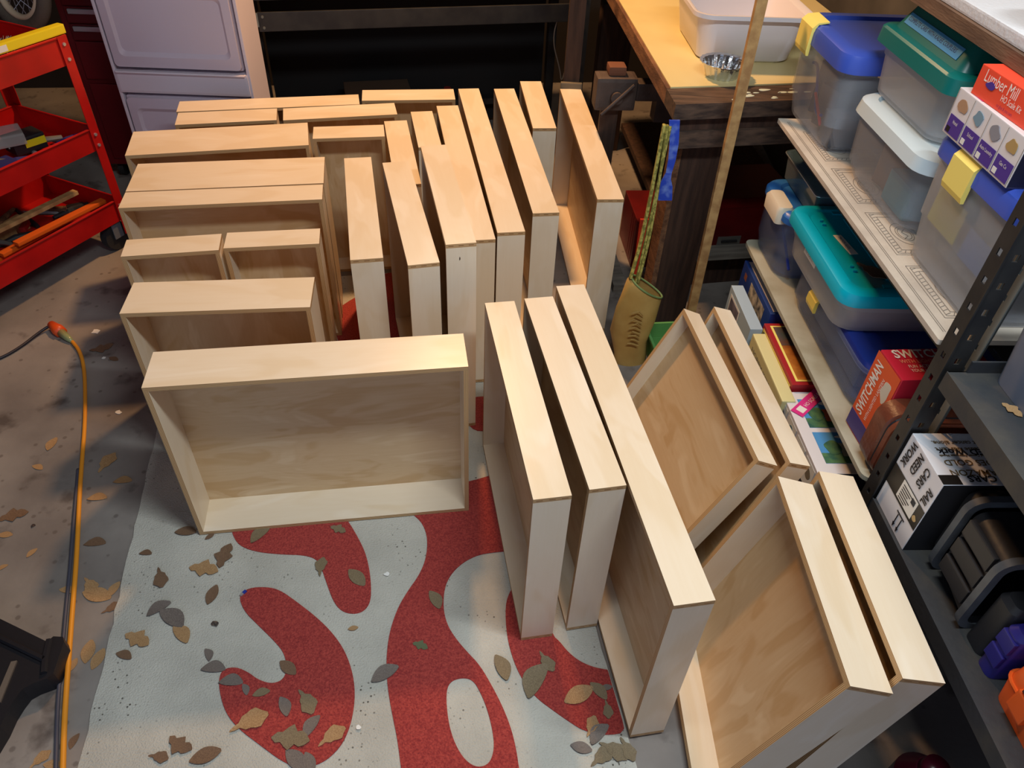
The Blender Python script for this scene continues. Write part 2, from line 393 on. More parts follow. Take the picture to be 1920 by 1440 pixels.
# open side towards the camera: (x, y, yaw, width, thickness, height)
DF = {
 'nearest wide drawer standing alone on the rug, its open side facing the camera': (-0.7783, 1.1368, 0.1760, 0.6901, 0.1193, 0.508, 'r'),
 'deep drawer directly behind the nearest wide one, at the left edge of the rug': (-0.9304, 1.3859, 0.1426, 0.4390, 0.1286, 0.508, 'r'),
 'small narrow drawer, left one of the pair in front of the stacked deep drawers': (-1.0284, 1.6249, 0.2238, 0.2428, 0.0834, 0.508, 'c'),
 'small narrow drawer, right one of the pair in front of the stacked deep drawers': (-0.7822, 1.6880, 0.1883, 0.2482, 0.0800, 0.508, 'c'),
 'shallow wide drawer pressed against a deeper one, behind the two small drawers': (-1.1387, 1.8690, 0.1930, 0.5649, 0.0931, 0.508, 'c'),
 'deep wide drawer with yellowish top, touching the shallow drawer in front of it': (-1.1583, 1.9660, 0.1973, 0.5671, 0.1800, 0.508, 'c'),
 'deep wide drawer with pinkish top, beside the red tool cart wheel': (-1.2556, 2.1933, 0.2526, 0.5654, 0.1822, 0.508, 'c'),
 'drawer half hidden at the right end of the pinkish deep drawer': (-0.7000, 2.3620, 0.1973, 0.2360, 0.0955, 0.525, 'c'),
 'rearmost long drawer of the left rows, in front of the cloudy plastic drawer tower': (-1.2313, 2.5640, 0.2335, 0.6382, 0.0950, 0.508, 'c'),
 'short drawer at the left in front of the rearmost long drawer': (-1.1966, 2.4553, 0.2437, 0.3369, 0.1040, 0.508, 'c'),
 'medium drawer right of the short one in the second row from the back': (-0.8465, 2.5368, 0.2553, 0.3987, 0.1056, 0.508, 'c'),
 'drawer at the back centre, standing alone before the black steel frame': (-0.6084, 2.7455, 0.1617, 0.3471, 0.1040, 0.508, 'c'),
}
for lab, (x, y, yaw, wd, t, h, s) in DF.items():
    # local x (open -> closed) must point away from the camera (+y), local y along -x
    M = boxM(x, y, yaw, base_z(x, y, yaw, wd, t)) @ Matrix.Translation((wd, 0, 0)) @ Matrix.Rotation(PI / 2, 4, 'Z')
    drawer(lab + ', pale birch plywood' if len(lab.split()) < 14 else lab, M, t, wd, h, 'drawers standing open side forward')
DM = {
 'thin drawer on edge, leftmost of the middle fan, its left side beside the deep drawers': (-0.4232, 1.5971, 0.2240, 0.0823, 0.5808, 0.550, 'r'),
 'second thin drawer on edge from the left in the middle fan': (-0.2679, 1.5400, 0.2702, 0.0782, 0.5640, 0.580, 'r'),
 'tallest thin drawer on edge in the middle fan with a knot on its end': (-0.1764, 1.5622, 0.2326, 0.0749, 0.5557, 0.630, 'r'),
 'thin drawer on edge touching the right side of the tallest one': (-0.1410, 1.7666, 0.1968, 0.0780, 0.9337, 0.520, 'c'),
 'short thin drawer with pinkish top behind the two leftmost middle drawers': (-0.3883, 2.1010, 0.2290, 0.0800, 0.4838, 0.500, 'c'),
 'short thin drawer mostly hidden behind the tallest middle drawer': (-0.3510, 2.3739, 0.2203, 0.0780, 0.3000, 0.500, 'c'),
 'long thin drawer on edge, fifth end face from the left of the middle fan': (-0.0602, 1.7988, 0.1884, 0.0773, 1.0503, 0.530, 'c'),
 'long thin drawer with mixed yellow and pink top, left of the shortest back drawer': (0.0359, 1.9288, 0.1690, 0.0777, 0.9524, 0.530, 'c'),
 'shortest thin drawer at the back right, between two long ones': (0.0290, 2.4985, 0.1273, 0.0813, 0.4373, 0.540, 'c'),
 'rightmost long thin drawer of the middle fan, open side showing, near the tan bag': (0.2320, 2.0734, 0.1129, 0.0821, 0.8923, 0.508, 'c'),
 'left one of the three long drawers on edge at the front of the rug': (0.0499, 0.8885, 0.2040, 0.0738, 0.6245, 0.508, 'r'),
 'middle one of the three long drawers on edge at the front of the rug': (0.1557, 0.9193, 0.2195, 0.0731, 0.6225, 0.508, 'r'),
 'longest and right one of the three drawers on edge at the front': (0.2844, 0.6800, 0.1998, 0.0729, 0.9267, 0.508, 'r'),
}
for lab, (x, y, yaw, t, wd, h, s) in DM.items():
    dr = drawer(lab + ', birch plywood' if len(lab.split()) < 15 else lab, boxM(x, y, yaw, base_z(x, y, yaw, t, wd)), t, wd, h, 'drawers standing on edge')
    if lab.startswith('tallest'):
        bm = B(); prism(bm, smoothpoly([(.0012, 0), (.0016, .004), (0, .009), (-.0014, .005), (-.0012, -.003)], 1), 0, .0004)
        link('knot', mesh(bm), mat('dark_knot', srgb(60, 42, 30), .6), dr, frame((t * .45, -.0002, h - .045), (1, 0, 0), (0, 0, 1)))
DL = {
 'tilted drawer with open side up, nearer the bag, leaning on its twin': (0.3075, 1.012, 0.156, 0.415, 0.050, 0.523, 0.508),
 'tilted drawer behind its twin, leaning towards the model kit boxes': (0.423, 1.010, 0.122, 0.287, 0.048, 0.530, 0.508),
 'big tilted drawer in the front right corner with swirling grain inside': (0.398, 0.555, 0.030, 0.285, 0.078, 0.423, 0.508),
 'tilted drawer resting on the black steel shelf, rightmost of all drawers': (0.532, 0.571, 0.033, 0.185, 0.074, 0.424, 0.508),
}
for lab, (x, y, yaw, phi, t, wd, h) in DL.items():
    M = Matrix.Translation((x, y, t * math.sin(phi) + 0.0005)) @ Matrix.Rotation(yaw, 4, 'Z') @ Matrix.Rotation(phi, 4, 'Y')
    drawer(lab, M, t, wd, h, 'drawers leaning towards the shelves')
# ------------------------------------------------------------------ shelving on the right
SM = Matrix.Translation((0.72, 0.97, 0)) @ Matrix.Rotation(math.radians(3.6), 4, 'Z')
def S(x, y, z, rz=0.0): return SM @ Matrix.Translation((x, y, z)) @ Matrix.Rotation(rz, 4, 'Z')
STEEL = mat('black_painted_steel', srgb(40, 41, 44), 0.45, 0.3, col2=srgb(54, 54, 54), nscale=14, bump=0.1, bscale=60)
STEELD = mat('dusty_dark_steel', srgb(58, 60, 64), 0.55, 0.2, col2=srgb(84, 80, 72), nscale=9, bump=0.15, bscale=90, mixlo=0.5, mixhi=0.8)
STEELG = mat('grey_green_steel', srgb(118, 122, 118), 0.5, 0.2, col2=srgb(100, 104, 102), nscale=10)
BOARD = mat('grey_hardboard', srgb(178, 176, 158), 0.75, col2=srgb(150, 142, 118), nscale=9, bump=0.1, mixlo=0.45, mixhi=0.75)
PAPER = mat('shelf_paper', srgb(206, 196, 182), 0.8, col2=srgb(186, 176, 164), nscale=12, bump=0.1, bscale=30)
INK = mat('grey_ink', srgb(136, 128, 120), 0.8)
BLACKINK = mat('black_marker_ink', srgb(18, 16, 24), 0.6)
LUMB = mat('rough_brown_lumber', srgb(120, 92, 72), 0.85, col2=srgb(88, 64, 50), nscale=6, stretch=(8, 1, 8), bump=0.3, bscale=40)

def slotted_post(parent, x, y, z0, z1, m, sx=1, sy=1, w=0.034, pitch=0.05, first=0.02, M0=None):
    """steel angle with a row of real holes in both flanges"""
    for axis in (0, 1):
        bm = B(); th = 0.0022; hw = 0.0095
        def seg(a0, a1, b0, b1):
            if axis == 0: abox(bm, *sorted((x + sx * a0, x + sx * a1)), *sorted((y, y + sy * th)), b0, b1)
            else: abox(bm, *sorted((x, x + sx * th)), *sorted((y + sy * a0, y + sy * a1)), b0, b1)
        c0, c1 = w / 2 - hw / 2, w / 2 + hw / 2
        lo = th if axis == 0 else th
        seg(lo if axis else 0, c0, z0, z1); seg(c1, w, z0, z1)
        z = z0; k = z0 + first
        while k < z1:
            seg(c0, c1, z, k); z = k + hw * 1.3; k += pitch
        if z < z1: seg(c0, c1, z, z1)
        link('flange', mesh(bm), m, parent)
unit = empty('shelving_unit', 'black slotted steel shelving unit holding the clear plastic bins', 'shelving', M=SM.copy())
pA = link('post', (lambda bm: (abox(bm, -0.004, -0.001, -0.004, -0.001, 0, 2.0), mesh(bm))[1])(B()), STEEL, unit)
slotted_post(pA, 0.0, 0.0, 0.0, 2.0, STEEL, 1, 1)
pB = link('post', (lambda bm: (abox(bm, 0.40, 0.403, -0.004, -0.001, 0, 2.0), mesh(bm))[1])(B()), STEELG, unit)
slotted_post(pB, 0.40, 0.0, 0, 2.0, STEELG, -1, 1)
pC = link('post', (lambda bm: (abox(bm, -0.004, -0.001, 0.93, 0.933, 0, 0.02), mesh(bm))[1])(B()), STEEL, unit)
for nm, z, y0, y1 in (('shelf_deck', 0.455, 0.02, 0.95), ('shelf_deck', 0.815, 0.05, 0.95), ('shelf_deck', 1.192, 0.02, 1.0)):
    bm = B(); abox(bm, 0.12 if z > 1 else 0.037, 0.395, y0, y1, z, z + 0.012)
    for xx in (() if z > 1 else (0.03, 0.39)): abox(bm, xx, xx + 0.004, y0, y1, z - 0.02, z + 0.012)
    link(nm, mesh(bm), STEEL, unit)
# boards lying on the decks (things of their own)
def rboard(name, label, x0, x1, y0, y1, z0, z1, m, r=0.02):
    bm = B(); loft(bm, [(z0, (x1 - x0) / 2, (y1 - y0) / 2, r), (z1, (x1 - x0) / 2, (y1 - y0) / 2, r)])
    return tag(link(name, mesh(bm), m, None, S((x0 + x1) / 2, (y0 + y1) / 2, 0)), label, 'board')
rboard('shelf_board', 'worn grey hardboard covering the lower shelf, rounded corner beside the leather case', 0.0, 0.38, 0.045, 0.962, 0.468, 0.479, BOARD)
pb = rboard('shelf_board', 'board covered in patterned paper under the middle row of bins', 0.0, 0.38, 0.042, 0.968, 0.828, 0.838, PAPER, 0.004)
# printed pattern of the shelf paper: banknote-like frames and lines
def strokes_mesh(polys, r=0.0007, z=0.0):
    bm = B()
    for st in polys:
        for a, b in zip(st, st[1:]):
            a, b = Vector((*a, z)), Vector((*b, z)); d = (b - a)
            if d.length < 1e-5: continue
            n = Vector((-d.y, d.x, 0)).normalized() * r
            bm.faces.new([bm.verts.new(p) for p in (a - n, b - n, b + n, a + n)])
    return mesh(bm)
pol = []
def rect(x0, x1, y0, y1): return [(x0, y0), (x1, y0), (x1, y1), (x0, y1), (x0, y0)]
for k in range(4):
    y0 = -0.40 + k * 0.205; y1 = y0 + 0.165
    for q in (0, 0.006, 0.018): pol.append(rect(-0.150 + q, -0.02 - q, y0 + q, y1 - q))
    for j in range(14): pol.append([(-0.150 + 0.007, y0 + 0.01 + j * 0.011), (-0.150 + 0.017, y0 + 0.015 + j * 0.011)])
    for j in range(10): pol.append([(-0.13 + j * 0.011, y0 + 0.007), (-0.125 + j * 0.011, y0 + 0.016)])
    cx, cy = -0.10, y0 + 0.08
    for rr in (0.016, 0.021, 0.032): pol.append([(cx + rr * 0.8 * math.cos(a * PI / 10), cy + rr * 1.3 * math.sin(a * PI / 10)) for a in range(21)])
    pol.append([(cx - .008, cy - .02), (cx + .004, cy - .008), (cx - .004, cy + .006), (cx + .008, cy + .02)])
for x in (-0.172, -0.168): pol.append([(x, -0.44), (x, 0.44)])
link('printed_pattern', strokes_mesh(pol, 0.0008, 0.8384), INK, pb)
tb = empty('shelf_board', 'top shelf board of brown lumber with a white foam sheet, upper right corner', 'board', M=S(0, 0, 0))
bm = B(); abox(bm, 0.072, 0.40, 0.04, 1.02, 1.205, 1.229); link('plank', mesh(bm), LUMB, tb)
bm = B(); abox(bm, 0.080, 0.40, 0.04, 1.02, 1.2295, 1.250, bev=0.004); link('foam_sheet', mesh(bm), mat('white_foam', srgb(214, 216, 222), 0.9, bump=0.3, bscale=120), tb)

# near black unit
unit2 = empty('shelving_unit', 'dusty black metal shelf unit in the right foreground', 'shelving', M=SM.copy())
for z, y1 in ((0.48, -0.005), (0.815, -0.012)):
    bm = B()
    abox(bm, 0.0, 0.42, -1.05, y1, z - 0.003, z); abox(bm, -0.002, 0.0, -1.05, y1, z - 0.036, z)
    abox(bm, 0.0, 0.42, y1 - 0.002, y1, z - 0.036, z)
    link('shelf_deck', mesh(bm), STEELD, unit2)
bm = B(); abox(bm, 0.03, 0.42, -0.016, -0.012, 0.815, 0.838); link('end_lip', mesh(bm), STEELD, unit2)
p2 = link('post', (lambda bm: (abox(bm, 0.048, 0.051, 0.036, 0.039, 0, 2.0), mesh(bm))[1])(B()), STEELG, unit2)
slotted_post(p2, 0.052, 0.04, 0, 2.0, STEELG, 1, -1, w=0.036, first=0.035)

# ------------------------------------------------------------------ plastic bins
CLEAR = mat('cloudy_clear_plastic', srgb(206, 212, 222), 0.35, alpha=0.22)
CLEARW = mat('milky_plastic', srgb(216, 220, 226), 0.4, alpha=0.36)
CLEARB = mat('bluish_clear_plastic', srgb(130, 145, 185), 0.3, alpha=0.30)
BLUE = mat('royal_blue_plastic', srgb(62, 88, 190), 0.35)
BLUED = mat('deep_blue_plastic', srgb(36, 58, 150), 0.35)
TEAL = mat('turquoise_plastic', srgb(0, 172, 198), 0.3)
GREEN = mat('dark_green_plastic', srgb(10, 112, 108), 0.35)
WHITEP = mat('pale_blue_white_plastic', srgb(206, 222, 230), 0.35)
IVORY = mat('ivory_plastic', srgb(224, 212, 190), 0.45)
YEL = mat('yellow_plastic', srgb(240, 214, 100), 0.45)
YTAPE = mat('yellow_tape', srgb(246, 226, 120), 0.7)
BTAPE = mat('blue_painter_tape', srgb(72, 160, 224), 0.7)
WLAB = mat('white_label_paper', srgb(232, 232, 228), 0.7)

def bin_body(parent, hx, hy, h, m, taper=0.90, r=0.03, step=0.3):
    bm = B(); t = 0.003
    k0, ks = taper, taper + (1 - taper) * 0.45
    zs = h * step
    rings = [(0.0, hx * k0 - .004, hy * k0 - .004, r), (0.006, hx * k0, hy * k0, r), (zs, hx * ks, hy * ks, r), (zs + .004, hx * (ks + .02), hy * (ks + .02), r),
             (h - .012, hx * 0.975, hy * 0.975, r), (h - .010, hx, hy, r), (h, hx, hy, r), (h, hx - t, hy - t, r), (h - .012, hx * .975 - t, hy * .975 - t, r),
             (zs + .004, hx * (ks + .02) - t, hy * (ks + .02) - t, r), (zs, hx * ks - t, hy * ks - t, r), (0.009, hx * k0 - t, hy * k0 - t, r)]
    loft(bm, rings, n=4)
    return link('body', mesh(bm, smooth=True, autosmooth=0.7), m, parent)
def lid_plain(parent, hx, hy, z, h, m, r=0.03, inset=0.05, drop=0.0, name='lid'):
    bm = B()
    loft(bm, [(z - 0.004, hx, hy, r), (z + h * .55, hx, hy, r), (z + h * .85, hx - .004, hy - .004, r), (z + h, hx - .012, hy - .012, r),
              (z + h, hx - inset * .6, hy - inset * .6, r * .8), (z + h - drop, hx - inset * .6 - .006, hy - inset * .6 - .006, r * .8)], n=5)
    return link(name, mesh(bm, smooth=True, autosmooth=0.6), m, parent)
def stored(name, label, cat, M, build, m, group='odds and ends inside the clear bins'):
    bm = B(); build(bm); return tag(link(name, mesh(bm), m, None, M), label, cat, group)

# B1: blue-lidded bin at the far end of the papered shelf
def binthing(label, x0, x1, y0, y1, z, rz=0.0):
    return empty('storage_bin', label, 'bin', M=S((x0 + x1) / 2, (y0 + y1) / 2, z, rz), group='plastic storage bins on the shelves'), (x1 - x0) / 2, (y1 - y0) / 2
b, hx, hy = binthing('clear bin with blue lid and yellow latch, at the far end of the papered shelf', 0.025, 0.36, 0.742, 1.055, 0.8385)
bin_body(b, hx, hy, 0.195, CLEAR, 0.88, 0.04); l = lid_plain(b, hx + .006, hy + .006, 0.196, 0.04, BLUE, 0.045, 0.06, 0.008)
def latch(parent, x, y0, y1, z0, z1, m, out=0.006):
    bm = B(); prof = [(-out, z0), (-out - .003, z0 + .01), (-out - .002, z1 - .012), (.004, z1), (.03, z1 + .003), (.03, z1), (.006, z1 - .004), (0.0, z1 - .014), (0.0, z0)]
    a = [bm.verts.new((x + px, y0, pz)) for px, pz in prof]; c = [bm.verts.new((x + px, y1, pz)) for px, pz in prof]
    n = len(prof)
    for i in range(n): bm.faces.new((a[i], a[(i + 1) % n], c[(i + 1) % n], c[i]))
    bm.faces.new(a); bm.faces.new(c[::-1])
    return link('latch', mesh(bm), m, parent)
latch(b, -hx - .004, 0.045, 0.125, 0.165, 0.240, YTAPE)
for i, (yy, col) in enumerate(((-.1, (70, 74, 82)), (0, (110, 96, 92)), (0.09, (60, 66, 84)))):
    stored('model_part', ['dark grey plastic part inside the far blue-lidded bin', 'brownish carton inside the far blue-lidded bin', 'slate plastic part inside the far blue-lidded bin'][i], 'part',
           S(.10 + .02 * i, .90 + yy, .85, .3 * i), lambda bm, i=i: abox(bm, -.045, .12, -.035, .035, 0, .07 + .03 * i, bev=.004), mat('stored%d' % i, srgb(*col), .5))
stored('cable', 'blue cable curled inside the far blue-lidded bin', 'cable', S(.065, .93, .97), lambda bm: tube(bm, [(0, .07 - .012 * k, .02 * math.sin(k * .6) - .008 * k) for k in range(12)], .004, 6), BLUED)
stored('pen', 'red pen inside the far blue-lidded bin', 'pen', S(.062, .88, .89), lambda bm: tube(bm, [(0, .05, .03), (0, -.03, -.02)], .004, 6), mat('red_plastic', srgb(190, 40, 50), .4))

b, hx, hy = binthing('clear bin with a white lid, under the green-lidded bin', 0.045, 0.36, 0.352, 0.710, 0.8385)
bin_body(b, hx - .006, hy - .006, 0.150, CLEAR, 0.86, 0.05, 0.22)
bm = B()
loft(bm, [(0.140, hx, hy, .05), (0.166, hx - .004, hy - .004, .05), (0.172, hx - .014, hy - .014, .045), (0.172, hx - .03, hy - .03, .04), (.166, hx - .034, hy - .034, .04)], cap0=False)
link('lid', mesh(bm, smooth=True, autosmooth=.7), WHITEP, b)
stored('model_part', 'teal plastic lump inside the white-lidded bin', 'part', S(.15, .48, .847), lambda bm: abox(bm, -.06, .1, -.06, .05, 0, .07, bev=.012), mat('stored_teal', srgb(40, 130, 150), .5))
stored('model_part', 'brown card pieces inside the white-lidded bin', 'part', S(.16, .58, .847, .2), lambda bm: abox(bm, -.05, .1, -.05, .04, 0, .10, bev=.004), mat('stored_brown', srgb(120, 90, 70), .7))

b, hx, hy = binthing('milky bin with dark green domed lid, stacked on the white-lidded bin', 0.075, 0.33, 0.415, 0.735, 1.011)
bin_body(b, hx, hy, 0.115, CLEARW, 0.90, 0.035, 0.66)
bm = B()
loft(bm, [(0.100, hx + .010, hy + .012, .03), (0.128, hx + .008, hy + .010, .03), (0.132, hx + .004, hy + .006, .03), (.134, hx - .012, hy - .012, .025),
          (.176, hx - .034, hy - .03, .02), (.178, hx - .044, hy - .04, .018)])
l = link('lid', mesh(bm, smooth=True, autosmooth=.6), GREEN, b)
Mt = frame((-hx + .0222, .105, .155), (0, -1, 0), (.47, 0, .88))
bm = B(); abox(bm, -.01, .215, -.011, .011, 0, .0006); link('tape_label', mesh(bm), BTAPE, b, Mt)
lettering('COMPLETE CARS WITH KADEE COUPLERS', .0115, mat('navy_ink', srgb(22, 50, 110), .7), b, Mt @ Matrix.Translation((-.004, 0, .0009)), xs=.93)

b, hx, hy = binthing('clear bin with blue lid and yellow latch, carrying the model kit boxes', 0.045, 0.36, 0.060, 0.344, 0.8385)
bin_body(b, hx, hy, 0.205, CLEARW, 0.88, 0.03, .42); lid_plain(b, hx + .006, hy + .006, 0.206, 0.035, BLUE, 0.04, 0.05, 0.006)
latch(b, -hx - .004, -.005, 0.065, 0.170, 0.240, YTAPE)
stored('card', 'yellow printed card inside the bin below the kit boxes', 'card', S(.073, .27, .945), lambda bm: abox(bm, 0, .002, -.05, .05, -.03, .035), mat('yellow_card', srgb(232, 226, 70), .6), 'cards inside the near blue-lidded bin')
stored('card', 'blue printed card inside the bin below the kit boxes', 'card', S(.073, .155, .945), lambda bm: abox(bm, 0, .002, -.045, .04, -.035, .02), mat('blue_card', srgb(50, 130, 215), .6), 'cards inside the near blue-lidded bin')
stored('parts_tray', 'grey divided tray inside the bin below the kit boxes', 'tray', S(.082, .22, .90), lambda bm: (abox(bm, 0, .2, -.1, .1, -.02, .01), [abox(bm, -.004, .0, -.1 + .05 * k, -.097 + .05 * k, -.02, .022) for k in range(5)]), mat('grey_tray', srgb(150, 156, 160), .5), None)

# model kit cartons on the near bin
def carton(name, label, M, sx, sy, sz, m, cat='box', group=None, bev=.0015):
    e = empty(name, label, cat, M=M, group=group)
    bm = B(); abox(bm, 0, sx, 0, sy, 0, sz, bev=bev); link('carton', mesh(bm), m, e)
    return e
def face_x(o_y, o_z, off=-.0006):   # frame on the aisle side (local -x side): text x runs towards -y, up is z
    return frame((off, o_y, o_z), (0, -1, 0), (0, 0, 1))
def patch(parent, M, x0, x1, y0, y1, m, name='printed_panel', t=.0004):
    bm = B(); abox(bm, x0, x1, y0, y1, 0, t); return link(name, mesh(bm), m, parent, M)
def blob(parent, M, cx, cy, rx, ry, m, k=9, name='printed_picture', seed=0):
    rnd = random.Random(seed); bm = B()
    pts = smoothpoly([(cx + rx * math.cos(2 * PI * i / k) * rnd.uniform(.6, 1.1), cy + ry * math.sin(2 * PI * i / k) * rnd.uniform(.6, 1.1)) for i in range(k)], 1)
    prism(bm, pts, 0, .0007); return link(name, mesh(bm), m, parent, M)
WCARD = mat('white_card', srgb(226, 222, 226), .5)
PURP = mat('purple_print', srgb(74, 48, 146), .5); ORNG = mat('orange_red_card', srgb(240, 78, 52), .5)
PINK = mat('pink_print', srgb(222, 52, 140), .5); NAVY = mat('navy_card', srgb(34, 34, 60), .6)
WINK = mat('white_ink', srgb(240, 236, 230), .6); PINK2 = mat('plum_ink', srgb(150, 30, 90), .6)
# (print sizes follow the box faces)
kit = carton('model_kit_box', 'white model kit box with four purple panels, on the near blue-lidded bin', S(.035, .115, 1.0805), .17, .215, .076, WCARD, group='model kit boxes')
Mf = face_x(.215, 0)
words = ('Hotel', 'School', 'Auto Laundry', 'Gas Co')
for k in range(4):
    x0 = .004 + k * .0525
    patch(kit, Mf, x0 + .003, x0 + .049, .004, .034, PURP)
    patch(kit, Mf @ Matrix.Translation((0, 0, .0005)), x0 + .006, x0 + .017, .006, .015, WLAB if k else BLACKINK, 'price_box')
    lettering(words[k], .0085, WINK, kit, Mf @ Matrix.Translation((x0 + .026, .025, .0010)), 'CENTER', .8)
    blob(kit, Mf, x0 + .026, .055, .017, .013, mat('kitpic%d' % k, srgb(*((176, 140, 112), (120, 150, 170), (140, 140, 150), (178, 148, 96))[k]), .6), seed=k)
bm = B(); [abox(bm, .003 + k * .0525, .0036 + k * .0525, .002, .074, 0, .0005) for k in range(5)]; link('printed_lines', mesh(bm), INK, kit, Mf)
patch(kit, frame((.0, .0, .0765), (1, 0, 0), (0, 1, 0)), .005, .05, .150, .185, PINK)
bm = B(); abox(bm, .001, .169, -.0006, 0, .001, .075); link('printed_panel', mesh(bm), NAVY, kit)
lum = carton('model_kit_box', 'orange red lumber mill model kit box at the upper right edge', S(.052, .042, 1.1570, 0.05), .12, .262, .047, ORNG, group='model kit boxes')
Mf = face_x(.262, 0)
lettering('Lumber Mill', .026, WINK, lum, Mf @ Matrix.Translation((.018, .035, .0006)), xs=.72)
lettering('HO Scale Kit', .014, WINK, lum, Mf @ Matrix.Translation((.075, .020, .0006)), xs=.72)
lettering('70¢', .013, PURP, lum, Mf @ Matrix.Translation((.142, .018, .0006)), xs=.7)
blob(lum, Mf, .040, .025, .013, .007, PURP, 8, seed=5)
lettering('no glue & you own', .008, PINK2, lum, Mf @ Matrix.Translation((.072, .008, .0006)), xs=.7)
patch(lum, Mf, .165, .25, .006, .040, mat('kit_photo', srgb(120, 116, 90), .6, col2=srgb(70, 80, 60), nscale=60), 'printed_photo')
patch(lum, frame((0, 0, .0475), (1, 0, 0), (0, 1, 0)), .02, .10, .05, .16, mat('sky_print', srgb(80, 150, 210), .5), 'printed_photo')

# lower shelf bins
b, hx, hy = binthing('bin with ivory latch and blue lid at the far end of the lower shelf', 0.015, 0.26, 0.745, 0.975, 0.4795)
bin_body(b, hx, hy, 0.165, CLEARB, 0.90, 0.045, 0.25)
lid_plain(b, hx + .006, hy + .004, 0.166, 0.022, mat('blue_lid', srgb(44, 110, 186), .35), 0.05, .05, .006)
bm = B(); loft(bm, [(0, .022, .055, .012), (.035, .024, .057, .014), (.045, .018, .05, .012)]); link('latch', mesh(bm, smooth=True, autosmooth=.8), IVORY, b, Matrix.Translation((-hx + .004, -.015, .148)))
stored('cable', 'dark blue cable inside the bin with the ivory latch', 'cable', S(.045, .80, .56), lambda bm: tube(bm, [(0, .07 - .02 * k, .05 - .012 * k) for k in range(8)], .004, 6), BLUED)
tk = empty('display_case', 'smoky clear plastic case standing on the ivory-latched bin', 'case', M=S(.165, .87, .668))
bm = B(); loft(bm, [(0, .095, .12, .012), (.06, .10, .125, .012), (.062, .105, .13, .012), (.070, .105, .13, .012), (.074, .10, .125, .012), (.084, .085, .11, .012), (.086, .08, .105, .01)])
link('shell', mesh(bm, smooth=True, autosmooth=.6), mat('smoky_plastic', srgb(70, 96, 112), .12, alpha=.72), tk)
bm = B(); tube(bm, [(x, y, .0865) for x, y in rrect(.083, .108, .012, 4)], .0022, 6, closed=True); tube(bm, [(x, y, .066) for x, y in rrect(.106, .131, .012, 4)], .002, 6, closed=True)
link('bright_edging', mesh(bm, smooth=True), mat('chrome', srgb(210, 222, 230), .15, .8), tk)

b, hx, hy = binthing('bluish bin with deep blue lid, under the turquoise-lidded bin', 0.035, 0.36, 0.215, 0.695, 0.4795)
bin_body(b, hx, hy, 0.115, CLEARB, 0.93, 0.06, 0.22); lid_plain(b, hx - .012, hy - .012, 0.098, 0.020, BLUED, 0.05, .06, .004)
latch(b, -hx - .002, .05, .10, .070, .112, YEL)
bm = B(); loft(bm, [(0, .05, .014, .012), (.012, .045, .010, .01)]); link('handle', mesh(bm, smooth=True, autosmooth=.8), BLUE, b, Matrix.Translation((-.02, -hy + .045, .117)))
b, hx, hy = binthing('milky bin with turquoise lid, a dead leaf on top', -0.005, 0.31, 0.345, 0.745, 0.600)
bin_body(b, hx - .01, hy - .012, 0.092, CLEARW, 0.93, 0.045, 0.6)
l = lid_plain(b, hx, hy, 0.086, 0.028, TEAL, 0.04, .05, 0.005)
zt = .1092
bm = B()
for x0, x1, y0, y1 in ((-.04, .10, -.13, .13), (-.02, .08, -.11, .11)):
    tube(bm, [(x, y, zt) for x, y in ((x0, y0), (x1, y0), (x1, y1), (x0, y1))], .0022, 5, closed=True)
for y0 in (.158, -.158): abox(bm, -.06, .11, y0 - .006, y0 + .006, zt, zt + .003)
for sy in (-1, 1):
    for k in (0, 1):
        prism(bm, [(-.105, sy * .10 + k * .018), (-.095, sy * .10 + k * .018), (-.098, sy * .10 + k * .018 + .012)], zt, zt + .004)
link('lid_rib', mesh(bm), TEAL, l); 
Mt = frame((-.085, .055, zt + .0008), (.12, -1, 0), (1, .12, 0))
patch(b, Mt, 0, .085, -.010, .010, WLAB, 'paper_label'); lettering('TRUCK KITS', .011, INK, b, Mt @ Matrix.Translation((.008, 0, .0008)), xs=.9)
Mt = frame((-hx + .0125, .065, .067), (0, -1, 0), (0, 0, 1)); patch(b, Mt, 0, .075, -.010, .010, WLAB, 'paper_label')
lettering('HO  PLASTIC', .009, INK, b, Mt @ Matrix.Translation((.006, 0, .0008)))
stored('model_part', 'white card sheet inside the turquoise-lidded bin', 'part', S(.06, .45, .612), lambda bm: abox(bm, 0, .18, -.06, .06, 0, .05, bev=.002), mat('stored_white', srgb(220, 210, 190), .6))
stored('model_part', 'long pale strip box inside the deep-blue-lidded bin', 'part', S(.075, .45, .487), lambda bm: abox(bm, 0, .18, -.14, .14, 0, .06, bev=.004), mat('stored_blue', srgb(140, 150, 170), .5))

# switchman box and leather case
REDC = mat('crimson_card', srgb(206, 34, 62), .5); ORC = mat('orange_print', srgb(226, 90, 40), .5)
sw = carton('toy_box', 'crimson and orange SWITCHMAN toy box beside the leather case', S(.028, .112, .4795, .05), .20, .092, .205, REDC)
Mu = frame((-.0006, .100, 0), (0, 0, 1), (0, 1, 0))        # text climbing the aisle side
Mu = frame((-.0006, 0, 0), (0, 0, 1), (0, 1, 0))
patch(sw, Mu, .004, .201, .004, .096, ORC)
patch(sw, Mu @ Matrix.Translation((0, 0, .0005)), .004, .045, .004, .096, mat('violet_print', srgb(72, 60, 130), .5))
lettering('SWITCHMAN', .036, WINK, sw, Mu @ Matrix.Translation((.052, .072, .0011)), xs=.62, bold=.0008)
lettering('WITH LIGHTED LANTERN', .012, WINK, sw, Mu @ Matrix.Translation((.055, .044, .0011)), xs=.8)
blob(sw, Mu, .15, .028, .03, .018, mat('toy_pic', srgb(214, 206, 190), .6), seed=3)
Mt = frame((.004, .090, .2056), (1, 0, 0), (0, 1, 0))
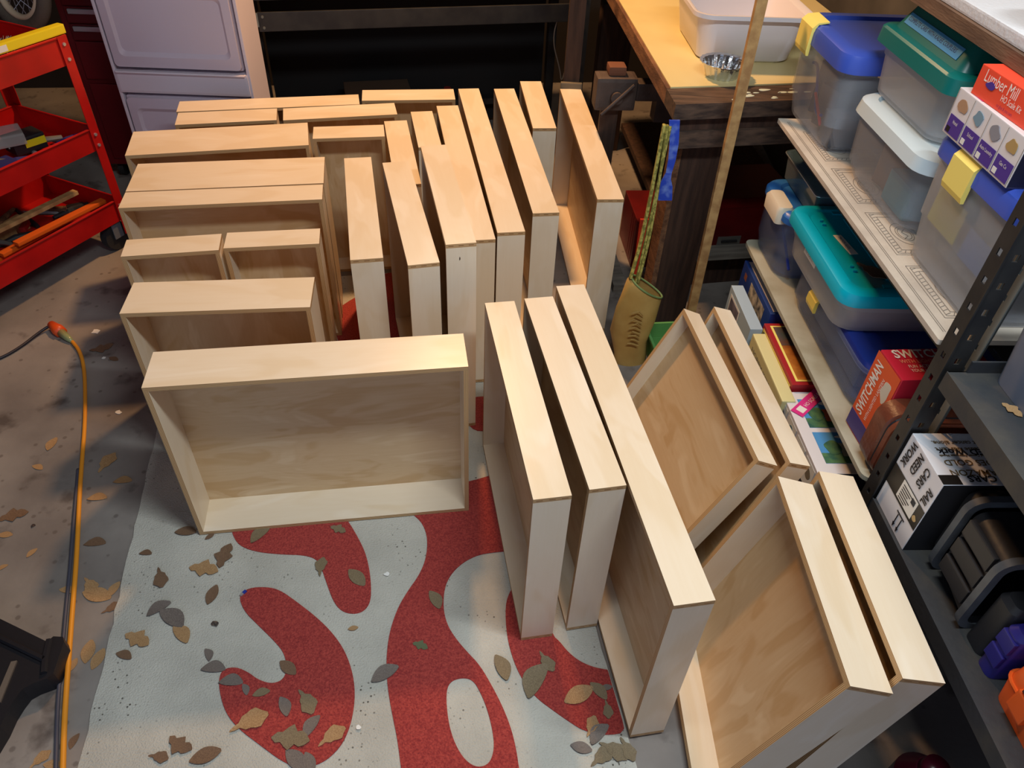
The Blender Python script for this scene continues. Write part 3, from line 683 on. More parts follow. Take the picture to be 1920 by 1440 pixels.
lettering('SWITCHMAN', .034, WINK, sw, Mt @ Matrix.Translation((.012, -.015, .0006)), xs=.8, bold=.0008)
lettering('WITH LIGHTED LANTERN', .015, mat('peach_ink', srgb(240, 160, 130), .6), sw, Mt @ Matrix.Translation((.016, -.037, .0006)), xs=.8)
lettering('FUN ACTION FOR\nYOUR HO TRAINS', .012, WINK, sw, Mt @ Matrix.Translation((.026, -.058, .0006)), xs=.8)
LEA = mat('brown_leather', srgb(124, 66, 44), .4, col2=srgb(96, 48, 34), nscale=14, bump=.25, bscale=120)
lc = empty('leather_case', 'brown zipped leather case standing behind the black slotted post', 'case', M=S(.138, .078, .5615, -.02))
Mr = Matrix.Rotation(PI / 2, 4, 'X')
bm = B(); loft(bm, [(-.034, .128, .070, .03), (-.030, .135, .078, .036), (.012, .135, .078, .036), (.016, .131, .074, .034)], M=Mr, n=6); link('shell', mesh(bm, smooth=True, autosmooth=.7), LEA, lc)
bm = B(); loft(bm, [(.016, .131, .074, .034), (.020, .129, .072, .033)], M=Mr, n=6); link('zip_band', mesh(bm), mat('black_zip', srgb(24, 26, 34), .5), lc)
bm = B(); loft(bm, [(.020, .131, .074, .034), (.024, .134, .077, .036), (.034, .132, .076, .036), (.036, .120, .064, .03)], M=Mr, n=6); link('flap', mesh(bm, smooth=True, autosmooth=.7), LEA, lc)
bm = B(); tube(bm, [Mr @ Vector((x, y, .036)) for x, y in rrect(.126, .070, .032, 6)], .004, 6, closed=True); link('piping', mesh(bm, smooth=True), LEA, lc)

# white carton with handwriting on the near lower shelf
WBOX = mat('white_corrugated_card', srgb(226, 228, 236), .6); BTP = mat('black_packing_tape', srgb(30, 26, 24), .4)
GOLD = mat('brown_print_ink', srgb(112, 92, 60), .6)
wb = carton('cardboard_box', 'white cardboard box with handwriting and black tape on the near black shelf', S(.004, -.128, .4805), .22, .122, .182, WBOX)
Mf = face_x(.122, 0)
patch(wb, Mf, .001, .121, .056, .106, BTP, 'packing_tape')
Mtop = frame((.22, .122, .1826), (-1, 0, 0), (0, -1, 0))      # upside down as seen from the aisle
bm = B(); abox(bm, 0, .034, .100, .121, 0, .0005); abox(bm, 0, .016, -.0005, 0, -.001, .0); link('packing_tape', mesh(bm), BTP, wb, frame((0, .122, .1826), (1, 0, 0), (0, -1, 0)) @ Matrix.Diagonal((1, 1, -1, 1)))
for t_, sz, yy in (('fight cancer alone.', .0135, .024), ('because kids can’t', .0130, .040), ('Childhood Cancer Awareness Month', .0068, .055), ('GOES GOLD', .0185, .071), ('AMAZON', .0190, .094)):
    lettering(t_, sz, GOLD, wb, Mtop @ Matrix.Translation((.196, yy, .0003)), 'RIGHT', 1.0, bold=.0003)
for t_, yy, sz, xx in (('NEED Work', .046, .0185, .194), ('CARS', .108, .019, .172)):
    lettering(t_, sz, BLACKINK, wb, Mtop @ Matrix.Translation((xx, yy, .0008)), 'RIGHT', 1.1, 'handwriting', .0005)
for k, (t_, yy) in enumerate((('RAIL', .014), ('CARS', .043), ('NEED', .072), ('WORK', .100))):
    lettering(t_, .023, BLACKINK, wb, frame((-.0014, yy, (.150, .172, .176, .178)[k]), (0, .10, -1), (0, -1, -.10)), 'LEFT', .85, 'handwriting', .0006)
patch(wb, Mf @ Matrix.Translation((0, 0, .0006)), .042, .100, .062, .104, WLAB, 'shipping_label')
bm = B()
for k in range(6): abox(bm, .048, .048 + .024 + .005 * (k % 3), .066 + k * .006, .0675 + k * .006, 0, .0005)
for k in range(7): abox(bm, .082 + .0018 * k, .083 + .0018 * k, .088, .100, 0, .0005)
tag(link('label_print', mesh(bm), BLACKINK, wb, Mf @ Matrix.Translation((0, 0, .0012))), kind='stuff')
blob(wb, Mf @ Matrix.Translation((0, 0, .0008)), .108, .074, .007, .008, mat('tan_print', srgb(196, 166, 116), .6), 7, seed=2)
bm = B()
for x0 in (.066, .080):
    abox(bm, x0 + .0045, x0 + .0065, .016, .040, 0, .0006); prism(bm, [(x0 + .002, .017), (x0 + .009, .017), (x0 + .0055, .007)], 0, .0006)
abox(bm, .064, .092, .042, .0445, 0, .0006)
link('this_way_up_mark', mesh(bm), BLACKINK, wb, Mf)
bm = B(); abox(bm, .001, .219, -.0006, 0, .001, .181); link('printed_panel', mesh(bm), mat('black_print', srgb(30, 31, 36), .6), wb)

# black totes lying on their sides
TOTE = mat('black_tote_plastic', srgb(38, 38, 42), .5, bump=.1, bscale=80); RIMM = mat('worn_grey_rim_plastic', srgb(92, 98, 104), .45, col2=srgb(72, 76, 82), nscale=20)
def tote(label, x, y0, y1, z, wd, ht):
    e = empty('black_tote', label, 'tote', M=S(x + wd / 2, 0, z + ht / 2))
    MT = Matrix.Rotation(PI / 2, 4, 'X')      # loft axis -> -y
    a, c = -y0, -y1; hx, hz = wd / 2, ht / 2; t = .004
    bm = B(); loft(bm, [(a, hx * .86, hz * .86, .02), (c, hx - .008, hz - .008, .025), (c, hx - .008 - t, hz - .008 - t, .022), (a + t, hx * .86 - t, hz * .86 - t, .018)], M=MT)
    link('body', mesh(bm, smooth=True, autosmooth=.5), TOTE, e)
    bm = B(); loft(bm, [(c - .012, hx - .006, hz - .006, .027), (c - .010, hx, hz, .03), (c + .003, hx, hz, .03), (c + .003, hx - .014, hz - .014, .02), (c - .012, hx - .014, hz - .014, .02)], cap0=False, cap1=False, M=MT)
    link('rim', mesh(bm, smooth=True, autosmooth=.5), RIMM, e)
    L_ = abs(y1 - y0)
    if L_ > .06:
        for k in range(3):
            bm = B(); z_ = -hz + ht * (.22 + .25 * k); abox(bm, -hx * .93 - .006, -hx * .93 + .004, y1 + .018, y0 - .012, z_, z_ + ht * .19, bev=.003); link('rib_panel', mesh(bm), TOTE, e)
    return e
tote('black plastic tote on its side, behind its twin, next to the white cardboard box', .030, -.134, -.168, .4805, .30, .19)
tote('black plastic tote on its side with pale worn rim, nearer the blue case', .022, -.176, -.284, .4805, .30, .185)
bc = empty('tool_case', 'black and dark blue plastic case on the near black shelf', 'case', M=S(.04, -.30, .4805))
bm = B(); loft(bm, [(0, .10, .022, .012), (.12, .10, .022, .012), (.13, .092, .017, .01)], M=Matrix.Translation((.10, -.016, 0))); link('black_half', mesh(bm, smooth=True, autosmooth=.6), TOTE, bc)
bm = B(); loft(bm, [(0, .10, .018, .012), (.105, .10, .018, .012), (.115, .092, .013, .01)], M=Matrix.Translation((.097, -.058, 0))); link('blue_half', mesh(bm, smooth=True, autosmooth=.6), mat('dark_blue_case', srgb(42, 40, 128), .4), bc)
bm = B()
for z0 in (.03, .07): abox(bm, -.006, .002, -.074, -.042, z0, z0 + .03, bev=.002)
link('ridge', mesh(bm), mat('dark_blue_case', srgb(42, 40, 128), .4), bc)
oc = empty('tool_case', 'orange plastic case with latch in the lower right corner', 'case', M=S(.028, -.415, .4805))
ORP = mat('orange_plastic', srgb(236, 100, 34), .42)
bm = B(); loft(bm, [(0, .12, .095, .02), (.05, .125, .10, .02), (.10, .12, .095, .02), (.115, .11, .085, .018)], M=Matrix.Translation((.13, -.075, 0))); link('shell', mesh(bm, smooth=True, autosmooth=.6), ORP, oc)
for yy in (-.03, -.10):
    bm = B(); abox(bm, -.004, .014, yy - .018, yy + .018, .03, .075, bev=.004); lt = link('latch', mesh(bm), ORP, oc)
    bm = B(); abox(bm, -.0046, .0, yy - .012, yy + .012, .078, .098); link('latch_slot', mesh(bm), mat('painted_recess_shade', srgb(84, 34, 18), .7), lt)  # raised plate, the slot's shade is put into its dark colour
bm = B(); tube(bm, [(x + .13, y - .075, .056) for x, y in rrect(.1255, .1005, .02)], .003, 6, closed=True); link('seam_rib', mesh(bm), ORP, oc)
ub = empty('storage_bin', 'big slate grey tote on the upper near black shelf, cut by the right edge', 'bin', M=S(.240, -.27, .8155), group='plastic storage bins on the shelves')
bm = B(); loft(bm, [(0, .170, .245, .02), (.30, .19, .265, .03), (.30, .185, .26, .03), (.01, .165, .24, .02)]); link('body', mesh(bm, smooth=True, autosmooth=.6), mat('slate_plastic', srgb(112, 120, 138), .4), ub)
scribble([[(0, 0), (.02, .05), (.045, .01), (.06, .06)]], .0018, BLACKINK, ub, frame((-.175, .18, .10), (0, -1, 0), (-.08, 0, 1)))
# bucket under the near shelf
pk = fx(1748, 1448, z=.20)
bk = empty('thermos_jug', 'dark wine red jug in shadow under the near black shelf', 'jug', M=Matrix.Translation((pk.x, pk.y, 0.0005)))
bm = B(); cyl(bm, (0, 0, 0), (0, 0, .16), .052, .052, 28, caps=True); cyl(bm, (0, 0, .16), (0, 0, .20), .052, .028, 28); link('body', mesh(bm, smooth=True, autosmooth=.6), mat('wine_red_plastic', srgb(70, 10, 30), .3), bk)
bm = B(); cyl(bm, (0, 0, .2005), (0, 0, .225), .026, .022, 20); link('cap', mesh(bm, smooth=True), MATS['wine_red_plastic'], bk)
# top shelf things
gj = empty('glass_jar', 'clear glass jar on the white foam of the top shelf', 'jar', M=S(.165, .30, 1.2505))
bm = B(); cyl(bm, (0, 0, 0), (0, 0, .12), .06, .06, 24); link('glass', mesh(bm, smooth=True, autosmooth=.6), mat('jar_glass', srgb(190, 206, 200), .1, alpha=.5), gj)
bm = B(); cyl(bm, (0, 0, .12), (0, 0, .135), .058, .058, 24); link('lid', mesh(bm), STEELG, gj)
carton('cardboard_box', 'small tan cardboard box on the top shelf, upper right corner', S(.10, .06, 1.2505), .12, .12, .10, mat('tan_cardboard', srgb(210, 190, 160), .7))

# boxes under the lower shelf
DKC = mat('brown_cardboard', srgb(150, 116, 80), .75)
carton('cardboard_box', 'brown cardboard box on the floor under the model kit boxes', S(.012, .10, .0005), .33, .56, .315, DKC)
carton('cardboard_box', 'brown cardboard box on the floor below the blue photo box', S(.012, .672, .0005), .30, .26, .330, DKC)
wk = carton('model_kit_box', 'white model kit box with two landscape pictures and a pink banner, below the lower shelf', S(-.040, .128, .3165), .24, .262, .082, WCARD, group='model kit boxes')
Mt = frame((0, .262, .0826), (0, -1, 0), (1, 0, 0)); Mt2 = frame((0, 0, .0826), (1, 0, 0), (0, 1, 0))
SKY = mat('sky_print', srgb(80, 150, 210), .5); GRN = mat('green_print', srgb(84, 128, 84), .6, col2=srgb(40, 92, 84), nscale=50); HOU = mat('house_print', srgb(196, 104, 66), .6); HOU2 = mat('grey_house_print', srgb(156, 158, 140), .6)
for k, y0 in enumerate((.140, .030)):
    patch(wk, Mt2, .028, .20, y0, y0 + .095, SKY, 'printed_picture')
    patch(wk, Mt2 @ Matrix.Translation((0, 0, .0005)), .028, .20, y0, y0 + .03, GRN, 'printed_picture')
    blob(wk, Mt2 @ Matrix.Translation((0, 0, .0008)), .06, y0 + .045, .025, .03, GRN, 9, seed=k + 8)
    patch(wk, Mt2 @ Matrix.Translation((0, 0, .0010)), .075, .125, y0 + .02, y0 + .06, (HOU, HOU2)[k], 'printed_picture')
    blob(wk, Mt2 @ Matrix.Translation((0, 0, .0008)), .10, y0 + .08, .03, .008, WINK, 8, seed=k + 12)
Mb = Mt2 @ Matrix.Translation((.028, .195, .0014)) @ Matrix.Rotation(.75, 4, 'Z')
patch(wk, Mb, -.02, .10, -.012, .020, PINK); lettering('HO SCALE KIT', .014, WINK, wk, Mb @ Matrix.Translation((.018, .003, .0006)), xs=.85)
patch(wk, Mb @ Matrix.Translation((0, 0, .0003)), -.008, .012, -.006, .013, WINK)
Mf = face_x(.262, 0)
patch(wk, Mf, .002, .260, .002, .030, NAVY)
for k in range(4):
    patch(wk, Mf @ Matrix.Translation((0, 0, .0004)), .008 + k * .064, .060 + k * .064, .010, .074, WLAB)
    blob(wk, Mf @ Matrix.Translation((0, 0, .0006)), .034 + k * .064, .046, .018, .018, mat('kitpic_b%d' % k, srgb(*((120, 110, 120), (90, 120, 130), (110, 116, 120), (130, 120, 104))[k]), .6), seed=20 + k)
bm = B(); abox(bm, 0, .24, -.0006, 0, .001, .081); link('printed_panel', mesh(bm), NAVY, wk)
cb = carton('game_box', 'cream yellow box standing on edge beside the red and yellow box', S(-.052, .352, .0005), .034, .262, .402, mat('cream_card', srgb(222, 214, 158), .55), bev=.004)
patch(cb, face_x(.262, 0), .235, .250, .32, .36, NAVY); lettering('HOBBY KITS', .02, INK, cb, frame((-.0008, .24, .37), (0, -1, 0), (0, 0, 1)), xs=1.4)
rb = carton('model_kit_box', 'red box with yellow border below the lower shelf, on a brown carton', S(-.016, .398, .3165), .24, .245, .098, mat('red_card', srgb(170, 34, 44), .5), group='model kit boxes')
Mt2 = frame((0, 0, .0986), (1, 0, 0), (0, 1, 0))
patch(rb, Mt2, .012, .22, .012, .233, YTAPE); patch(rb, Mt2 @ Matrix.Translation((0, 0, .0005)), .018, .22, .018, .227, mat('amber_print', srgb(214, 140, 50), .55, col2=srgb(150, 80, 36), nscale=18), 'printed_picture')
patch(rb, Mt2 @ Matrix.Translation((0, 0, .0009)), .018, .22, .150, .227, mat('brown_picture', srgb(110, 70, 56), .6, col2=srgb(70, 84, 90), nscale=30), 'printed_picture')
Mf = face_x(.245, 0); patch(rb, Mf, .008, .237, .010, .088, YTAPE); patch(rb, Mf @ Matrix.Translation((0, 0, .0005)), .014, .231, .016, .082, mat('dim_photo', srgb(130, 120, 104), .6, col2=srgb(90, 96, 92), nscale=25), 'printed_picture')
bb = carton('photo_box', 'blue box printed with a photograph, standing under the far end of the lower shelf', S(.008, .672, .331), .26, .265, .092, mat('blue_card2', srgb(34, 70, 150), .5))
Mf = face_x(.265, 0); patch(bb, Mf, .09, .22, .012, .075, mat('village_photo', srgb(214, 200, 176), .6, col2=srgb(60, 66, 70), nscale=40), 'printed_picture'); patch(bb, Mf, .03, .05, .05, .07, HOU)
patch(bb, frame((0, 0, .0926), (1, 0, 0), (0, 1, 0)), .01, .06, .01, .255, WCARD); lettering('HO Scale Building Kit', .014, INK, bb, frame((.03, .25, .0934), (0, -1, 0), (1, 0, 0)))
gb = carton('picture_frame_box', 'pale blue box with a framed picture, standing on edge behind the tilted drawers', S(-.055, .628, .0005), .034, .205, .405, mat('pale_blue_card', srgb(170, 190, 206), .5))
Mf = face_x(.205, 0); patch(gb, Mf, .02, .11, .27, .39, WLAB); patch(gb, Mf @ Matrix.Translation((0, 0, .0005)), .027, .103, .277, .383, mat('violet_photo', srgb(120, 112, 130), .6, col2=srgb(84, 80, 96), nscale=30), 'printed_picture')
# ------------------------------------------------------------------ wooden workbench
DWOOD = mat('dark_stained_lumber', srgb(74, 50, 38), .75, col2=srgb(50, 32, 24), nscale=5, stretch=(12, 12, 1), bump=.3, bscale=60)
DWOODX = mat('dark_worn_plank', srgb(96, 74, 60), .75, col2=srgb(56, 42, 36), nscale=5, stretch=(2, 14, 14), bump=.25, bscale=50)
FRAY = mat('frayed_wood_edge', srgb(132, 92, 62), .85, col2=srgb(90, 58, 40), nscale=9, stretch=(6, 1, 6), bump=.6, bscale=70)
LAM = mat('cream_laminate', srgb(222, 206, 150), .4, col2=srgb(206, 186, 130), nscale=3, mixlo=.5, mixhi=.8)
BZ = 0.81
bc0 = Vector((0.415, 2.068)); u1 = Vector((math.cos(.22), math.sin(.22))); u2 = Vector((-.098, .995))
def bp(a, c): p = bc0 + u1 * a + u2 * c; return (p.x, p.y)
bench = empty('workbench', 'old dark wooden workbench with cream laminate top and paint splashes', 'workbench', (0, 0, 0))
bm = B(); prism(bm, [bp(.012, .118), bp(.80, .112), bp(.80, 1.6), bp(.012, 1.6)], BZ - .004, BZ + .004); link('laminate_top', mesh(bm), LAM, bench)
bm = B(); prism(bm, [bp(0, 0), bp(.80, 0), bp(.80, .1115), bp(0, .1175)], BZ - .045, BZ); link('front_plank', mesh(bm), DWOODX, bench)
bm = B(); prism(bm, [bp(0, .118), bp(.0118, .118), bp(.0118, 1.6), bp(0, 1.6)], BZ - .045, BZ + .001); link('edge_strip', mesh(bm), FRAY, bench)
bm = B(); prism(bm, [bp(.012, .119), bp(.80, .119), bp(.80, 1.6), bp(.012, 1.6)], BZ - .045, BZ - .0045); link('core_board', mesh(bm), DWOODX, bench)
bm = B(); prism(bm, [bp(.03, .02), bp(.78, .02), bp(.78, .06), bp(.03, .06)], BZ - .085, BZ - .0455); link('apron', mesh(bm), DWOOD, bench)
bm = B(); prism(bm, [bp(.022, .01), bp(.78, .01), bp(.78, .05), bp(.022, .05)], BZ - .135, BZ - .0855); link('apron', mesh(bm), DWOODX, bench)
for a, c in ((.065, .055), (.065, 1.45), (.70, 1.45)):
    bm = B(); prism(bm, [bp(a, c), bp(a + .13, c), bp(a + .13, c + .045), bp(a, c + .045)], 0.0005, BZ - .0455 if c > .1 else BZ - .136); link('leg', mesh(bm), DWOOD, bench)
    bm = B(); prism(bm, [bp(a - .018, c), bp(a, c), bp(a, c + .09), bp(a - .018, c + .09)], 0.0005, BZ - .1365); link('leg_facing', mesh(bm), FRAY if c < .1 else DWOOD, bench)
bm = B(); prism(bm, [bp(.20, .27), bp(.78, .27), bp(.78, 1.45), bp(.20, 1.45)], .115, .14); link('lower_shelf', mesh(bm), DWOOD, bench)
bm = B(); prism(bm, [bp(.20, .27), bp(.78, .27), bp(.78, .30), bp(.20, .30)], .0005, .1145); link('toe_board', mesh(bm), DWOOD, bench)
bm = B()
rnd = random.Random(4)
for k in range(16):
    a = .19 + .30 * (k / 16) + rnd.uniform(-.02, .02); c = .012 + .050 * rnd.random() + .012 * (k % 3)
    r1 = rnd.uniform(.004, .014); pts = smoothpoly([(lambda q: q)(bp(a + r1 * 1.6 * math.cos(t * PI / 3) * rnd.uniform(.6, 1.2), c + r1 * .7 * math.sin(t * PI / 3) * rnd.uniform(.6, 1.2))) for t in range(6)], 1)
    prism(bm, pts, BZ, BZ + .0008)
tag(link('paint_splash', mesh(bm), mat('white_paint', srgb(214, 228, 214), .5), bench), kind='stuff')
bm = B(); q0 = bp(.47, -.0006); abox(bm, q0[0], q0[0] + .008, q0[1] - .001, q0[1] + .012, BZ - .035, BZ + .0008); link('paint_drip', mesh(bm), MATS['white_paint'], bench)

# white basin and foil dish
WPL = mat('white_enamel_plastic', srgb(226, 222, 228), .35)
ba = empty('dish_basin', 'white plastic basin standing on the cream workbench top', 'basin', M=Matrix.Translation((.665, 2.60, BZ + .0045)) @ Matrix.Rotation(.06, 4, 'Z'))
bm = B(); t = .004
loft(bm, [(0, .140, .165, .05), (.006, .147, .172, .05), (.125, .168, .193, .055), (.130, .184, .209, .06), (.142, .184, .209, .06), (.142, .176, .201, .06), (.132, .164, .189, .055), (.008, .143, .168, .05)], n=7)
link('body', mesh(bm, smooth=True, autosmooth=.7), WPL, ba)
FOIL = mat('crinkled_foil', srgb(200, 202, 206), .22, .95, bump=.8, bscale=60)
fd = empty('foil_dish', 'small crinkled foil dish with dark scraps beside the white basin', 'dish', M=Matrix.Translation((.580, 2.300, BZ + .0045)) @ Matrix.Diagonal((1.38, 1.38, 1.45, 1)))
bm = B(); n = 40; prof = [(.034, 0), (.045, .028), (.052, .030), (.051, .0275), (.0435, .025), (.033, .002)]
rings = []
for j, (r, z) in enumerate(prof):
    rings.append([bm.verts.new(((r + .0011 * math.cos(i * PI) * (1 if 0 < j < 5 else 0)) * math.cos(2 * PI * i / n), (r + .0011 * math.cos(i * PI)) * math.sin(2 * PI * i / n), z)) for i in range(n)])
for a, c in zip(rings, rings[1:]):
    for i in range(n): bm.faces.new((a[i], a[(i + 1) % n], c[(i + 1) % n], c[i]))
bm.faces.new(rings[0][::-1]); bm.faces.new(rings[-1])
link('foil', mesh(bm), FOIL, fd)
bm = B()
for k in range(14):
    a = rnd.uniform(0, 6.28); r = rnd.uniform(0, .028); s_ = rnd.uniform(.001, .0028)
    abox(bm, r * math.cos(a) - s_, r * math.cos(a) + s_, r * math.sin(a) - s_, r * math.sin(a) + s_, .0025, .0025 + s_ * 2)
tag(link('scraps', mesh(bm), mat('dark_scraps', srgb(40, 34, 32), .7), fd), kind='stuff')
bm = B(); abox(bm, 0, .10, 0, .10, 0, .14, bev=.01)
tag(link('green_can', mesh(bm), mat('green_can', srgb(40, 110, 70), .5), None, Matrix.Translation((.80, 2.86, BZ + .0045))), 'green container behind the white basin on the workbench', 'container')

# wood stick leaning on the bench
STK = mat('pale_pine', srgb(190, 152, 100), .6, col2=srgb(160, 120, 76), nscale=4, stretch=(10, 10, 1))
a0, a1 = Vector((.578, 2.005, .004)), Vector((.668, 2.055, 1.17))
Mx = frame(a0, (1, .12, 0), (a1 - a0)); 
bm = B(); abox(bm, -.014, .014, 0, (a1 - a0).length, -.008, .008, bev=.001); tag(link('wood_strip', mesh(bm), STK, None, Mx), 'long pale pine strip leaning upright against the workbench', 'stick')

# hanging tan bag with braided handles, blue brush
TAN = mat('tan_oilcloth', srgb(196, 166, 100), .45, col2=srgb(170, 134, 70), nscale=7, bump=.6, bscale=18)
BRD = mat('yellow_green_braid', srgb(176, 166, 84), .8, col2=srgb(120, 116, 50), nscale=90, mixlo=.45, mixhi=.55)
GBR = mat('green_binding', srgb(112, 136, 84), .7)
bag = empty('cloth_bag', 'tan cloth bag hanging by braided handles from the workbench corner', 'bag')
YB = 1.93
def P(u, v, y=YB): return fx(u, v, y=y)
prof = [((1146, 690), (1204, 722), .05), ((1150, 660), (1208, 690), .055), ((1145, 620), (1214, 640), .06), ((1156, 575), (1228, 600), .062), ((1174, 525), (1237, 566), .06), ((1183, 520), (1240, 556), .056)]
bm = B(); rings = []
for (l_, r_, dp) in prof:
    A, Bq = P(*l_), P(*r_); cpt = (A + Bq) / 2; hw = (Bq - A) / 2; n = 28; ring = []
    for i in range(n):
        a = 2 * PI * i / n; wob = 1 + .06 * math.sin(3 * a + l_[1] * .05)
        ring.append(bm.verts.new(cpt + hw * math.cos(a) * wob + Vector((0, dp * .6, 0)) * math.sin(a) * wob))
    rings.append(ring)
for a, c in zip(rings, rings[1:]):
    for i in range(28): bm.faces.new((a[i], a[(i + 1) % 28], c[(i + 1) % 28], c[i]))
bm.faces.new(rings[0][::-1])
top = [v.co.copy() for v in rings[-1]]
link('sack', mesh(bm, smooth=True), TAN, bag)
bm = B(); tube(bm, top, .0035, 6, closed=True); link('rim_binding', mesh(bm, smooth=True), GBR, bag)
hook = Vector((.398, 2.035, .768))
for k, (e, mid) in enumerate((((1182, 522), (1206, 440)), ((1196, 530), (1222, 430)), ((1190, 540), (1212, 445)))):
    a_ = P(*e); m_ = fx(*mid, y=1.98); bm = B()
    tube(bm, smoothline([a_, m_, hook + Vector((-.012 + .008 * k, -.004 - .004 * k, 0))], 3), .0115 - .0015 * k, 7, flat=.5); link('braided_handle', mesh(bm, smooth=True), BRD, bag)
bm = B()
for k in range(9): tube(bm, [P(1184 + (k % 2) * 6 - k, 588 + k * 7, YB - .045), P(1198 - (k % 3) * 4 - k, 584 + k * 7.5, YB - .046), P(1206 - k * 1.2, 592 + k * 7, YB - .043)], .002, 5)
tag(link('gathered_stitching', mesh(bm), mat('tan_dark', srgb(166, 136, 78), .7), bag), kind='stuff')
BLUB = mat('speckled_blue_plastic', srgb(34, 70, 190), .45, col2=srgb(120, 150, 220), nscale=40, mixlo=.45, mixhi=.8)
sp = empty('plastic_spatula', 'blue speckled plastic spatula hanging beside the braided handles', 'spatula')
ys = 2.02
pt = [(1265, 226, 10), (1264, 270, 8.5), (1260, 300, 7), (1254, 325, 5.5), (1250, 336, 8), (1248, 350, 13), (1247, 376, 13)]
bm = B(); Rv = []
for u, v, hw in pt:
    Lp, Rp = fx(u - hw, v, y=ys), fx(u + hw, v, y=ys); Rv.append([bm.verts.new(Lp), bm.verts.new(Rp), bm.verts.new(Rp + Vector((0, .006, 0))), bm.verts.new(Lp + Vector((0, .006, 0)))])
for i, (a, c) in enumerate(zip(Rv[:4], Rv[1:4])):
    for k in range(4): bm.faces.new((a[k], a[(k + 1) % 4], c[(k + 1) % 4], c[k]))
bm.faces.new(Rv[0][::-1]); bm.faces.new(Rv[3])
link('handle', mesh(bm), BLUB, sp)
bm = B(); Rv = []
for u, v, hw in pt[3:]:
    Lp, Rp = fx(u - hw, v, y=ys - .0003), fx(u + hw, v, y=ys - .0003); Rv.append([bm.verts.new(Lp), bm.verts.new(Rp), bm.verts.new(Rp + Vector((0, .004, 0))), bm.verts.new(Lp + Vector((0, .004, 0)))])
for a, c in zip(Rv, Rv[1:]):
    for k in range(4): bm.faces.new((a[k], a[(k + 1) % 4], c[(k + 1) % 4], c[k]))
bm.faces.new(Rv[0][::-1]); bm.faces.new(Rv[-1])
link('blade', mesh(bm), BLUB, sp)
# green tub, red things, vise under the bench
gt = empty('plastic_tub', 'green plastic tub on the floor between the bag and tilted drawers', 'tub', M=Matrix.Translation((.525, 1.93, .0005)) @ Matrix.Rotation(.15, 4, 'Z'))
bm = B(); loft(bm, [(0, .07, .06, .015), (.10, .080, .07, .018), (.102, .088, .078, .02), (.110, .088, .078, .02), (.110, .080, .07, .016), (.055, .076, .066, .016), (.055, .074, .064, .016), (.006, .066, .056, .015)]); link('body', mesh(bm, smooth=True, autosmooth=.6), mat('green_tub_plastic', srgb(92, 150, 84), .45), gt)
RT = mat('red_tool_metal', srgb(118, 18, 20), .4, .2, col2=srgb(96, 14, 17), nscale=8)
rt = empty('toolbox', 'red metal toolbox on the floor behind the workbench leg', 'toolbox', M=Matrix.Translation((.46, 2.50, .0005)) @ Matrix.Rotation(.1, 4, 'Z'))
bm = B(); abox(bm, -.02, .14, 0, .25, 0, .20, bev=.004); link('body', mesh(bm), RT, rt)
bm = B(); [abox(bm, -.0208, -.018, .03 + k * .03, .035 + k * .03, .02, .19) for k in range(3)]; link('pressed_rib', mesh(bm), RT, rt)
ro = empty('toolbox', 'dark red toolbox with a metal handle plate under the workbench, right of the pine strip', 'toolbox', M=Matrix.Translation((.70, 2.42, .141)) @ Matrix.Rotation(.2, 4, 'Z'))
bm = B(); abox(bm, -.05, .30, 0, .25, 0, .20, bev=.004); link('body', mesh(bm), RT, ro)
bm = B(); abox(bm, -.052, .302, -.002, .252, .17, .21, bev=.004); link('lid', mesh(bm), RT, ro)
bm = B(); abox(bm, .03, .12, -.003, 0, .02, .055); pl = link('handle_plate', mesh(bm), mat('dull_nickel', srgb(150, 148, 144), .4, .7), ro)
bm = B(); tube(bm, [(.045, -.006, .037), (.105, -.006, .037)], .005, 8); link('handle', mesh(bm), STEEL, pl)
bm = B(); abox(bm, 0, .50, 0, .10, 0, .02); tag(link('grey_plank', mesh(bm), mat('grey_wood', srgb(140, 134, 124), .8, col2=srgb(112, 106, 98), nscale=6, stretch=(1, 12, 12)), None, Matrix.Translation((.58, 2.325, .141)) @ Matrix.Rotation(.2, 4, 'Z')), 'grey plank lying under the workbench below the dark red toolbox', 'plank')
bm = B(); abox(bm, -.014, .014, -.006, .006, 0, .40, bev=.002)
tag(link('red_bar', mesh(bm), mat('red_orange_paint', srgb(190, 50, 26), .5), None, frame((.405, 2.12, .004), (1, .1, 0), (.0, .10, 1)) @ Matrix.Rotation(-PI / 2, 4, 'X')), 'narrow red bar standing behind the tan bag', 'bar')
CI = mat('grimy_cast_iron', srgb(92, 78, 72), .6, .3, col2=srgb(66, 54, 50), nscale=10, bump=.3)
vi = empty('bench_vise', 'grimy cast iron vise in the dark beyond the bench corner', 'vise', M=Matrix.Translation((.30, 2.56, .60)) @ Matrix.Rotation(.1, 4, 'Z'))
bm = B(); abox(bm, -.07, .07, -.03, .05, 0, .11, bev=.014); link('body', mesh(bm), CI, vi)
bm = B(); abox(bm, .07, .20, -.02, .04, .03, .09, bev=.008); link('jaw', mesh(bm), CI, vi)
bm = B(); cyl(bm, (0, -.05, .05), (0, -.03, .05), .02, .02, 16); tube(bm, [(-.05, -.06, .0), (.05, -.06, .10)], .006, 8); link('screw_handle', mesh(bm), CI, vi)
bm = B(); abox(bm, .15, .22, .0, .06, -.05, .14); link('mounting_bracket', mesh(bm), CI, vi)
bm = B(); abox(bm, -.03, .03, -.01, .05, .11, .14, bev=.01); link('knob', mesh(bm), mat('orange_rag', srgb(110, 66, 44), .8), vi)
bm = B(); abox(bm, -.03, .03, -.02, .02, 0, .60); tag(link('vise_stand', mesh(bm), DWOOD, None, Matrix.Translation((.29, 2.58, 0))), 'dark wooden post carrying the vise beyond the bench corner', 'post')
